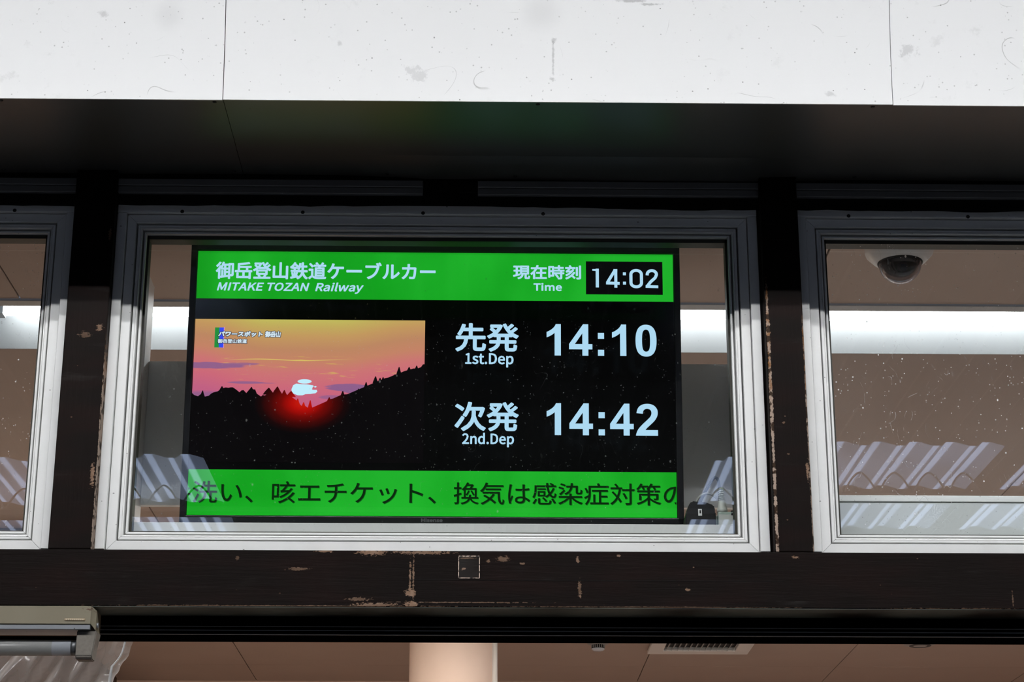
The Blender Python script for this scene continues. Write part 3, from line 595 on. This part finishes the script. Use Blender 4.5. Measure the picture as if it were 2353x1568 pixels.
def tomesh(o):
    bpy.context.view_layer.update(); dg = bpy.context.evaluated_depsgraph_get()
    me = bpy.data.meshes.new_from_object(o.evaluated_get(dg)); r = [v.co.copy() for v in me.vertices], [list(p.vertices) for p in me.polygons]
    bpy.data.meshes.remove(me); return r
def fonttext(s):
    cu = bpy.data.curves.new('tmp', 'FONT'); cu.body = s; cu.resolution_u = 4
    o = bpy.data.objects.new('tmp', cu); COL.objects.link(o); r = tomesh(o); bpy.data.objects.remove(o); bpy.data.curves.remove(cu); return r
def glyphtext(s, table, space=90):
    vs, fs, x = [], [], 0
    for ch in s:
        if ch == ' ': x += space; continue
        adv, cs = table[ch]; C = []
        for c in cs:
            if isinstance(c[0], int): C.append([(c[i], c[i+1]) for i in range(0, len(c), 2)]); continue
            pts = []
            for q in c:
                if q[0] == 'q':
                    a = pts[-1]
                    for k in range(1, 7): u = k/6; pts.append(((1-u)**2*a[0]+2*u*(1-u)*q[1]+u*u*q[3], (1-u)**2*a[1]+2*u*(1-u)*q[2]+u*u*q[4]))
                else: pts.append(q)
            if math.dist(pts[0], pts[-1]) < 1: pts.pop()
            C.append(pts)
        v, f = curvefill(C); n = len(vs); vs += [Vector((q.x+x, q.y, 0)) for q in v]; fs += [[k+n for k in g] for g in f]; x += adv
    return vs, fs
def place(name, vf, u0, v0, u1, v1, mat, y, bold=0., shear=0., clip=None, ext=None):
    """scale flat lettering into the box u0..u1, v0..v1 of the display; bold = stroke growth in display pixels"""
    vs, fs = vf; vs = [Vector((v.x+shear*v.y, v.y)) for v in vs]
    if ext is None: ext = (min(v.x for v in vs), max(v.x for v in vs), min(v.y for v in vs), max(v.y for v in vs))
    sx = (u1-u0-2*bold)/(ext[1]-ext[0]); sy = (v1-v0-2*bold)/(ext[3]-ext[2])
    q = [(u0+bold+(v.x-ext[0])*sx, v1-bold-(v.y-ext[2])*sy) for v in vs]
    offs = [(0, 0)] if not bold else [(bold*math.cos(PI*k/6), bold*math.sin(PI*k/6)) for k in range(12)]
    V, F = [], []
    for (a, b) in offs: n = len(V); V += [uv(u+a, v+b, y) for u, v in q]; F += [[k+n for k in f] for f in fs]
    bm = bmesh.new(); W_ = [bm.verts.new(v) for v in V]
    for f in F:
        if len(set(f)) > 2:
            try: bm.faces.new([W_[k] for k in f])
            except ValueError: pass
    if clip:
        for (uu, sgn) in clip:
            bmesh.ops.bisect_plane(bm, geom=bm.verts[:]+bm.edges[:]+bm.faces[:], plane_co=uv(uu, 0), plane_no=(sgn, 0, 0), clear_outer=True)
    bm.normal_update()
    for f in bm.faces:
        if f.normal.y > 0: f.normal_flip()
    me = bpy.data.meshes.new(name); bm.to_mesh(me); bm.free(); me.materials.append(mat)
    o = bpy.data.objects.new(name, me); COL.objects.link(o); o.parent = scr; return o
place('lettering', fonttext('御岳登山鉄道ケーブルカー'), 73.5, 43.5, 960, 117.5, M_text, -.0004, 2.1)
place('lettering', glyphtext('MITAKE TOZAN  Railway', GLY, 78), 81, 129, 671, 176.3, M_text, -.0004, 1.35, .2)
place('lettering', fonttext('現在時刻'), 1272.5, 48.5, 1548, 109.5, M_text, -.0004, 1.9)
place('lettering', glyphtext('Time', GLY), 1355.5, 124.5, 1470.5, 158, M_text, -.0004, 1.5)
place('lettering', fonttext('先発'), 1043, 294.5, 1297, 412.5, M_text, -.0004, 3.0)
place('lettering', fonttext('次発'), 1043, 618.5, 1298, 738, M_text, -.0004, 3.0)
place('lettering', glyphtext('1st.Dep', GLY), 1083, 418.5, 1276.5, 477, M_text, -.0004, 1.4)
place('lettering', glyphtext('2nd.Dep', GLY), 1074, 743.5, 1279.5, 802, M_text, -.0004, 1.4)
place('lettering', glyphtext('14:10', ARIALISH), 1408.4, 295.8, 1849.5, 428.2, M_text, -.0004)
place('lettering', glyphtext('14:42', ARIALISH), 1408.4, 621.8, 1850, 751.5, M_text, -.0004)
tk = fonttext('手洗い、咳エチケット、換気は感染症対策の')
def tick(name, mat, y, d):
    vs, fs = tk; xs = [v.x for v in vs]
    # the second sign starts at u=19, the last full one ends at u=1854
    place(name, tk, -82+d, 943.5+d, 1954+d, 1032+d, mat, y, .55, clip=((1918.5, 1), (1.5, -1)))
tick('ticker_shadow', M_inks, -.00035, 2.2); tick('lettering', M_ink, -.00045, 0)
# thin clock figures drawn as strokes
def strokes(paths, w):
    out = []
    for P in paths:
        for (a, b) in zip(P, P[1:]):
            dx, dy = b[0]-a[0], b[1]-a[1]; L = math.hypot(dx, dy) or 1; nx, ny = -dy/L*w/2, dx/L*w/2; e = w*.0
            out.append([(a[0]+nx, a[1]+ny), (b[0]+nx, b[1]+ny), (b[0]-nx, b[1]-ny), (a[0]-nx, a[1]-ny)])
        for c in P[1:-1]: out.append([(c[0]+w/2*math.cos(2*PI*k/12), c[1]+w/2*math.sin(2*PI*k/12)) for k in range(12)])
    return out
def ell(cx, cy, rx, ry, a0, a1, n=16): return [(cx+rx*math.cos(rad(a0+(a1-a0)*k/n)), cy+ry*math.sin(rad(a0+(a1-a0)*k/n))) for k in range(n+1)]
def ck(x, y): return (1593.5+(x-1340)*.4534, 62.8+(y-305)*.4618)
zs = []
zs += strokes([[ck(1384, 304), ck(1384, 475)]], 12.6); zs.append([ck(1340, 308), ck(1384, 306), ck(1384, 326), ck(1340, 322)])
zs += strokes([[ck(1549, 306), ck(1549, 476)], [ck(1468, 434), ck(1583, 437)]], 12.2); zs += strokes([[ck(1545, 312), ck(1474, 430)]], 12.2)
zs.append([ck(1462, 424), ck(1474, 424), ck(1474, 447), ck(1462, 447)]); zs.append([ck(1528, 306), ck(1563, 306), ck(1563, 330), ck(1534, 330)])
for yy in (336, 421): zs.append([ck(1613, yy), ck(1640, yy), ck(1640, yy+27), ck(1613, yy+27)])
ringp = ell(1731, 354, 47, 37, 180, 360)+ell(1731, 430, 47, 37, 0, 180); ringp.append(ringp[0]); zs += strokes([[ck(*q) for q in ringp]+[ck(*ringp[1])]], 12.4)
two = [(1829, 362)]+ell(1871, 352, 41, 34, 190, 370)+[(1900, 384), (1860, 420), (1828, 462)]
zs += strokes([[ck(*q) for q in two]], 12.4); zs.append([ck(1815, 450), ck(1927, 453), ck(1927, 478), ck(1814, 475)])
flat('lettering', zs, M_text, -.0004)

# -- the sunset picture
t = NT('sunset_picture'); p = t.pos('obj'); X, Y_, Z = t.xyz(p)
u = t.math('MULTIPLY_ADD', X, 1/K, 960); v = t.math('MULTIPLY_ADD', Z, -1/K, 540)
ve = t.math('ADD', v, t.math('ADD', t.step(u, 300, 0, 0, 62), t.step(u, 560, 920, 0, 50)))
fac = t.math('DIVIDE', t.math('SUBTRACT', ve, 287), 340)
sky = t.ramp(fac, [(0, lin(204, 194, 98)), (.07, lin(204, 180, 98)), (.2, lin(206, 160, 100)), (.36, lin(200, 142, 104)), (.5, lin(208, 138, 108)), (.64, lin(216, 122, 122)), (.82, lin(216, 110, 128)), (1, lin(205, 102, 138))])
cv = t.n('ShaderNodeCombineXYZ'); t.set(cv.inputs[0], t.math('MULTIPLY', u, .006)); t.set(cv.inputs[1], t.math('MULTIPLY', v, .07))
nz = t.noise(cv.outputs[0], 1.0, 4, .6)
ye = t.math('MULTIPLY', t.step(nz, .60, .68), t.math('MULTIPLY', t.step(v, 420, 450), t.step(v, 560, 500)))
sky = t.mix(t.math('MULTIPLY', ye, .55), sky, lin(226, 196, 92))
cm = 0.
for (cu, cvv, ru, rv, am) in ((60, 477, 150, 13, .9), (180, 470, 90, 6, .7), (210, 546, 75, 5, .85), (245, 548, 90, 2.5, .6), (620, 563, 95, 16, .95), (660, 575, 70, 14, .9), (560, 603, 60, 8, .7), (30, 600, 110, 14, .8), (40, 583, 60, 3, .5), (790, 540, 45, 7, .7), (870, 500, 30, 5, .4)):
    d = t.math('ADD', t.math('POWER', t.math('ABSOLUTE', t.math('DIVIDE', t.math('SUBTRACT', u, cu), ru)), 2.), t.math('POWER', t.math('ABSOLUTE', t.math('DIVIDE', t.math('SUBTRACT', v, cvv), rv)), 2.))
    d = t.math('ADD', d, t.math('MULTIPLY', t.math('SUBTRACT', nz, .5), 2.2)); cm = t.math('MAXIMUM', cm, t.math('MULTIPLY', t.step(d, 1.15, .75), am))
sky = t.mix(cm, sky, lin(146, 100, 148))
l1 = t.math('SUBTRACT', v, t.math('MULTIPLY_ADD', t.math('SINE', t.math('MULTIPLY', u, .018)), 2.5, 452))
st1 = t.math('MULTIPLY', t.step(t.math('ABSOLUTE', l1), 2.6, .6), t.step(t.math('ABSOLUTE', t.math('SUBTRACT', u, 370)), 300, 60))
sky = t.mix(t.math('MULTIPLY', st1, .8), sky, lin(236, 214, 110))
M_sky = t.done(t.emit(sky, 1.0))
pic = flat('sunset_picture', [rect(.5, 285.3, 921, 700)], M_sky, -.0003)
t = NT('sunset_hills'); p = t.pos('obj'); X, Y_, Z = t.xyz(p)
u = t.math('MULTIPLY_ADD', X, 1/K, 960); v = t.math('MULTIPLY_ADD', Z, -1/K, 540)
du = t.math('DIVIDE', t.math('SUBTRACT', u, 440), 195); dv = t.math('DIVIDE', t.math('SUBTRACT', v, 628), 125)
d = t.math('SQRT', t.math('ADD', t.math('MULTIPLY', du, du), t.math('MULTIPLY', dv, dv)))
M_hill = t.done(t.emit(t.ramp(d, [(0, lin(214, 34, 14)), (.22, lin(190, 12, 6)), (.45, lin(120, 7, 4)), (.65, lin(70, 5, 4)), (.85, lin(26, 5, 6)), (1, lin(8, 6, 8))]), 1.))
H = [(0, 590), (3, 592.9), (16, 610), (41, 592), (50, 605), (67, 601), (101, 583), (109, 577), (126, 570), (144, 568), (161, 566), (188, 586), (204, 577), (217, 591), (230, 570), (250, 574), (257, 591), (274, 603), (295, 595), (305, 590), (317, 598), (334, 590), (348, 596), (369, 592), (391, 598), (399, 606), (421, 624), (440, 645), (451, 640), (465, 650), (483, 652), (508, 646), (525, 630), (542, 617), (568, 606), (585, 600), (598, 592), (611, 592), (640, 588), (662, 576), (676, 566), (688, 570), (722, 546), (727, 542), (756, 530), (791, 518), (818, 506), (825, 507), (860, 489), (894, 485), (921, 466)]
rg = random.Random(3); pts = []
for (a, b) in zip(H, H[1:]):
    pts.append(a); L = b[0]-a[0]; n = int(L//9)
    for k in range(1, n+1): s = k/(n+1); pts.append((a[0]+L*s, a[1]+(b[1]-a[1])*s+rg.uniform(-4.5, 3.0)))
pts.append(H[-1])
flat('hill_silhouette', [pts+[(921.5, 868), (0, 868)]], M_hill, -.0004)
sp = []
for (x, y, w, h) in ((444, 655, 13, 30), (470, 655, 11, 38), (338, 596, 22, 34), (366, 598, 12, 22), (393, 604, 20, 24), (420, 640, 12, 30), (498, 658, 8, 16), (515, 650, 10, 14), (545, 622, 10, 18), (598, 600, 10, 22), (690, 575, 12, 34), (727, 545, 12, 28), (820, 512, 12, 34), (660, 590, 8, 22), (745, 545, 10, 22), (757, 540, 9, 20), (235, 590, 14, 26), (118, 582, 12, 20), (42, 606, 10, 26), (860, 500, 12, 22), (890, 492, 10, 20), (304, 595, 24, 28)):
    sp.append([(x-w, y), (x-w*.55, y-h*.45), (x-w*.6, y-h*.5), (x-1.5, y-h), (x+1.5, y-h), (x+w*.5, y-h*.5), (x+w*.45, y-h*.42), (x+w, y)])
flat('treetops', sp, M_hill, -.00042)['kind'] = 'stuff'
M_sun = glow('white_sun', lin(196, 240, 255), 1.1)
sunp = [(394, 572), (400, 556), (412, 549), (432, 551), (455, 552), (480, 556), (482, 560), (474, 566), (470, 572), (482, 574), (494, 574), (497, 581), (490, 588), (470, 591), (450, 592), (438, 597), (420, 597), (402, 590), (395, 580)]
flat('sun', [sunp, ell(445, 540, 28, 9, 0, 345, 23), [(482, 562), (489, 558), (494, 562), (488, 565)]], M_sun, -.00045)
flat('green_bar', [rect(80.5, 320, 99, 403)], glow('bar_green', lin(40, 150, 66)), -.0004); flat('blue_bar', [rect(98, 320, 116, 403)], glow('bar_blue', lin(58, 80, 250)), -.0004)
flat('pink_edge', [rect(116, 318, 118.5, 405)], glow('bar_pink', lin(226, 150, 226)), -.0004)
M_od = glow('outline_dark', lin(34, 34, 60)); M_w = glow('caption_white', lin(222, 240, 252))
pw = fonttext('パワースポット'); pw2 = fonttext('御岳山'); sub = fonttext('御岳登山鉄道')
for (m, y, e) in ((M_od, -.0005, 2.3), (M_w, -.00055, 0)):
    place('caption', pw, 94-e, 335-e, 272+e, 358+e, m, y, 1.5+e, .12); place('caption', pw2, 281-e, 334-e, 344+e, 359.5+e, m, y, 1.2+e, .12)
    place('caption', sub, 93-e, 367.5-e, 210+e, 385.5+e, m, y, .7+e*.8)
M_logo = plain('logo_grey', (.22, .22, .23, 1), .4)
lg = place('lettering', glyphtext('Hisense', GLY), 917.5, 1088.5, 1001, 1103.5, M_logo, -.0037, 1.0)

# ------------------------------------------------------------------ plugs and leads on the shelf beside the screen
M_bp = plain('black_plastic', (.006, .006, .0065, 1), .5, .25); M_wp = plain('ivory_plastic', (.55, .56, .52, 1), .45); M_gw = plain('pale_green_plastic', (.36, .44, .38, 1), .45)
ZS = 2.5125
ad = thing('power_adapter', 'black power adapter block standing on the shelf right of the screen', 'adapter', (.414, .125, ZS))
bm = bmesh.new(); pr = [(-.029, 0), (-.0285, .020), (-.022, .042), (-.0155, .0505), (.010, .0485), (.0255, .043), (.028, .038), (.0285, .0)]
vs = [(x, y, z) for y in (-.022, .022) for x, z in pr]; n = len(pr)
fs = [tuple(range(n)), tuple(range(2*n-1, n-1, -1))]+[(k, k+n, (k+1) % n+n, (k+1) % n) for k in range(n)]
o = mesh('body', vs, fs, M_bp, ad); bm = bmesh.new(); bm.from_mesh(o.data); bmesh.ops.recalc_face_normals(bm, faces=bm.faces); bmesh.ops.bevel(bm, geom=bm.edges[:], offset=.0022, segments=2, affect='EDGES'); bm.to_mesh(o.data); bm.free()
box('sticker', -.004, .003, -.0228, -.021, .0215, .0345, plain('white_sticker', (.7, .7, .68, 1), .5), ad); box('sticker_print', -.0015, .0012, -.0231, -.0225, .026, .032, M_bp, ad)
box('side_rib', .0285, .0305, -.012, .012, .004, .03, M_bp, ad, .0006)
o = tube('black_lead', [(.0, 0, -.0), (.006, 0, .018), (.020, 0, .045), (.031, 0, .062), (.0375, .0, .0655), (.0425, .0, .058), (.0435, 0, .038), (.0432, 0, .020)], .0029, M_bp, None, (.414, .15, ZS+.043))
o['label'] = 'thick black lead looping up from the black adapter to the ivory plug'; o['category'] = 'cable'
o = tube('grey_lead', [(0, 0, 0), (.001, 0, .010), (.008, 0, .022), (.019, 0, .029), (.031, 0, .0275), (.041, 0, .021)], .0023, plain('grey_lead', (.28, .28, .26, 1), .5), None, (.4085, .135, ZS+.044))
o['label'] = 'thin grey lead arching over beside the black adapter'; o['category'] = 'cable'
pl = thing('ivory_plug', 'ivory plug with ribbed neck pushed into the pale power tap', 'plug', (.4585, .125, ZS+.0325))
lathe('body', [(0, 0), (.0105, 0), (.0100, .006), (.0078, .014), (.0066, .022), (.0060, .024), (0, .0242)], M_wp, pl, n=20)
for k in range(6): lathe('rib', [(.003, .0244+k*.0042), (.0062-k*.00035, .0244+k*.0042), (.0062-k*.00035, .0268+k*.0042), (.003, .0268+k*.0042)], M_wp, pl, (-.0004*k, 0, 0), n=16)
lathe('neck', [(.0042, .022), (.0036, .0495), (0, .0497)], M_gw, pl, n=14)
tp = thing('power_tap', 'pale green power tap under the ivory plug in the corner of the shelf', 'power strip', (.466, .125, ZS))
bm = bmesh.new(); bbox(bm, -.018, .0225, -.014, .016, 0, .0318, .003, 3); frombm('body', bm, M_gw, tp)
box('face_plate', -.0165, .0195, -.0156, -.0142, .003, .026, M_wp, tp, .0006); box('switch', -.026, -.0183, -.006, .01, .004, .026, M_gw, tp, .001)
box('socket', .008, .018, -.008, .012, .032, .036, M_bp, tp, .001)
o = tube('flat_lead', [(-.004, 0, 0), (.008, 0, .0), (.020, 0, .0045), (.032, 0, .012), (.040, 0, .017)], .0026, M_bp, None, (.476, .098, ZS+.024))
o['label'] = 'dark lead leaving the power tap toward the right edge of the pane'; o['category'] = 'cable'

# ------------------------------------------------------------------ unlit tube fixture under the beam, at the left
M_ivory = NT('aged_ivory_enamel'); t = M_ivory; p = t.pos(); X, Y_, Z = t.xyz(p)
ru = t.math('MULTIPLY', t.step(t.noise(t.scale(p, (1, 1, 3)), 60, 4, .7), .5, .6), t.math('MULTIPLY', t.step(X, -.716, -.705), t.step(Z, 2.317, 2.324)))
c = t.mix(t.step(t.noise(p, 5, 4), .3, .7), (.215, .19, .135, 1), (.19, .165, .115, 1)); c = t.mix(ru, c, (.07, .025, .015, 1))
M_ivory = t.done(t.bsdf(c, .45, .4))
fx = thing('old_lamp_fixture', 'old ivory tube lamp fixture with unlit grey tube under the beam', 'lamp', (-.695, 0, 2.31))
vs = []; pr = [(-.030, -.0135), (-.0302, .0195), (.030, .0195), (.030, -.006), (.026, -.0145), (.018, -.0145)]
X0, X1 = -1.30, 0.0
box('housing', X0, X1, -.030, .030, -.0135, .0195, M_ivory, fx, .0012)
t = NT('dull_zinc'); p = t.pos(); M_zinc = t.done(t.bsdf(t.mix(specks(t, p, 70, .05, .12), (.25, .26, .28, 1), (.06, .05, .04, 1)), .4, .5, .3))
box('under_plate', X0, X1-.001, -.0285, .028, -.0225, -.0138, M_zinc, fx, .0008)
vs = [(.0003, -.0295, -.013), (.0003, .0295, -.013), (.0003, .0295, .019), (.0003, -.0295, .019), (.0075, -.022, -.022), (.0075, .024, -.022), (.0075, .022, .013), (.0075, -.020, .013)]
mesh('end_cap', vs, [(4, 5, 6, 7), (0, 3, 7, 4), (1, 5, 6, 2), (3, 2, 6, 7), (0, 4, 5, 1)], M_ivory, fx)
cylo('end_screw', (.0065, -.010, -.012), (.0105, -.010, -.012), .0048, M_zinc, fx, 14)
box('label_plate', -.047, -.010, -.0312, -.0300, -.0072, -.0028, plain('embossed_label', (.36, .27, .17, 1), .5), fx, .0006)
for k in range(9): box('embossed_mark', -.044+k*.0036, -.042+k*.0036, -.0317, -.0310, -.0062, -.0038, plain('embossed_pale', (.55, .48, .36, 1), .5) if k == 0 else bpy.data.materials['embossed_pale'], fx)
t = NT('grey_unlit_tube'); p = t.pos(); X, Y_, Z = t.xyz(p)
M_ut = t.done(t.bsdf(t.mix(t.step(X, -.766, -.764), (.22, .22, .215, 1), (.28, .295, .32, 1)), .22, .5))
cylo('unlit_tube', (X0+.05, .0, -.0505), (-.0365, .0, -.0505), .0141, M_ut, fx, 32); cylo('tube_cap', (-.0370, 0, -.0505), (-.0245, 0, -.0505), .0139, plain('tube_cap', (.10, .105, .11, 1), .35, .5, .6), fx, 32)
bm = bmesh.new(); pr = [(-.0200, -.0225), (-.0200, -.0680), (-.0160, -.0735), (.0110, -.0735), (.0160, -.0690), (.0200, -.052), (.0200, -.0225)]
n = len(pr); vs = [(x, y, z) for x in (-.0255, -.0020) for y, z in pr]; vs = [(x+(.012 if (x > -.01 and z > -.04) else (.006 if x > -.01 else 0)), y, z) for x, y, z in vs]
t = NT('grey_beige_socket'); p = t.pos(); M_sock = t.done(t.bsdf(t.mix(t.noise(p, 220, 3), (.20, .18, .155, 1), (.125, .112, .095, 1)), .7, .3))
o = mesh('lamp_socket', vs, [tuple(range(n)), tuple(range(2*n-1, n-1, -1))]+[(k, k+n, (k+1) % n+n, (k+1) % n) for k in range(n)], M_sock, fx)
bm = bmesh.new(); bm.from_mesh(o.data); bmesh.ops.recalc_face_normals(bm, faces=bm.faces); bmesh.ops.bevel(bm, geom=bm.edges[:], offset=.0015, segments=2, affect='EDGES'); bm.to_mesh(o.data); bm.free()
o = box('wooden_batten', -2.0, -.7195, .048, .0598, 2.2925, 2.3005, dark_wood('raw_batten', base=(.20, .105, .06, 1), gloss=.6, grain=(1, 1, 20)))
o['label'] = 'thin raw brown wooden strip just behind the old lamp fixture'; o['category'] = 'wood strip'

# ------------------------------------------------------------------ hanging plastic sheet inside the door opening
t = NT('milky_plastic'); p = t.pos()
df = t.n('ShaderNodeBsdfDiffuse'); df.inputs[0].default_value = (.75, .73, .74, 1); tl = t.n('ShaderNodeBsdfTranslucent'); tl.inputs[0].default_value = (.8, .78, .78, 1)
trn = t.n('ShaderNodeBsdfTransparent'); gls = t.n('ShaderNodeBsdfGlossy'); gls.inputs['Roughness'].default_value = .15
lw = t.n('ShaderNodeLayerWeight'); lw.inputs[0].default_value = .45
a = t.mixs(.5, df.outputs[0], tl.outputs[0]); a = t.mixs(.10, a, gls.outputs[0])
M_pl = t.done(t.mixs(t.math('ADD', .30, t.math('MULTIPLY', lw.outputs[1], .6), clamp=True), trn.outputs[0], a))
vs, fs = [], []; NX, NZ = 70, 50
edge = [(2.47, -.709), (2.40, -.725), (2.385, -.727), (2.365, -.734), (2.345, -.742), (2.33, -.752), (2.315, -.753), (2.30, -.757), (2.25, -.765), (2.05, -.80)]
def exx(z):
    for (a, b), (c, d) in zip(edge, edge[1:]):
        if c <= z <= a: return b+(d-b)*(a-z)/(a-c)
    return edge[-1][1]
for j in range(NZ+1):
    z = 2.46-.40*j/NZ
    for i in range(NX+1):
        s = i/NX; x = exx(z)-s*(.75); dg = (x+.73)+(2.39-z)*1.15
        y = .60+.012*math.sin(dg*55)+.010*math.sin((x*1.9-z)*70+1)+.02*math.sin(dg*17+1.)-(.03*math.exp(-s*60))+.006*math.sin(z*190)*math.exp(-s*30)
        vs.append((x, y, z))
for j in range(NZ):
    for i in range(NX): a = j*(NX+1)+i; fs.append((a, a+1, a+NX+2, a+NX+1))
o = mesh('plastic_sheet', vs, fs, M_pl, None, (0, 0, 0), True); vs, fs = [], []
for j in range(41):
    z = 2.46-.40*j/40; x = exx(z)-.012-.002*math.sin(z*90); w_ = .0022+.0035*max(0, 2.34-z)/.1
    vs += [(x-w_, .590, z), (x+w_, .588, z), (x+w_*.6, .594, z), (x-w_*.6, .596, z)]
for j in range(40):
    for k in range(4): a, b_ = 4*j+k, 4*j+(k+1) % 4; fs.append((a, b_, b_+4, a+4))
mesh('folded_edge', vs, fs, plain('bright_fold', (.86, .86, .88, 1), .3), o, (0, 0, 0), True)
o['label'] = 'creased milky plastic sheet hanging behind the old lamp fixture'; o['category'] = 'plastic sheet'
# pink beige boxed beam and dark strut deeper in the office, at the lower left
o = box('boxed_duct', -2.9, -1.955, 4.35, 4.9, 2.55, 3.03, M_rwall, None, .01); o['label'] = 'pink beige boxed duct seen through the plastic sheet at the lower left'; o['category'] = 'duct'
o = box('ceiling_beam', -1.98, -1.655, 3.0, 5.6, 2.93, CEIL-.0005, plain('dark_brown_beam', (.06, .03, .02, 1), .6)); o['label'] = 'dark brown beam under the office ceiling beside the plastic sheet'; o['category'] = 'beam'
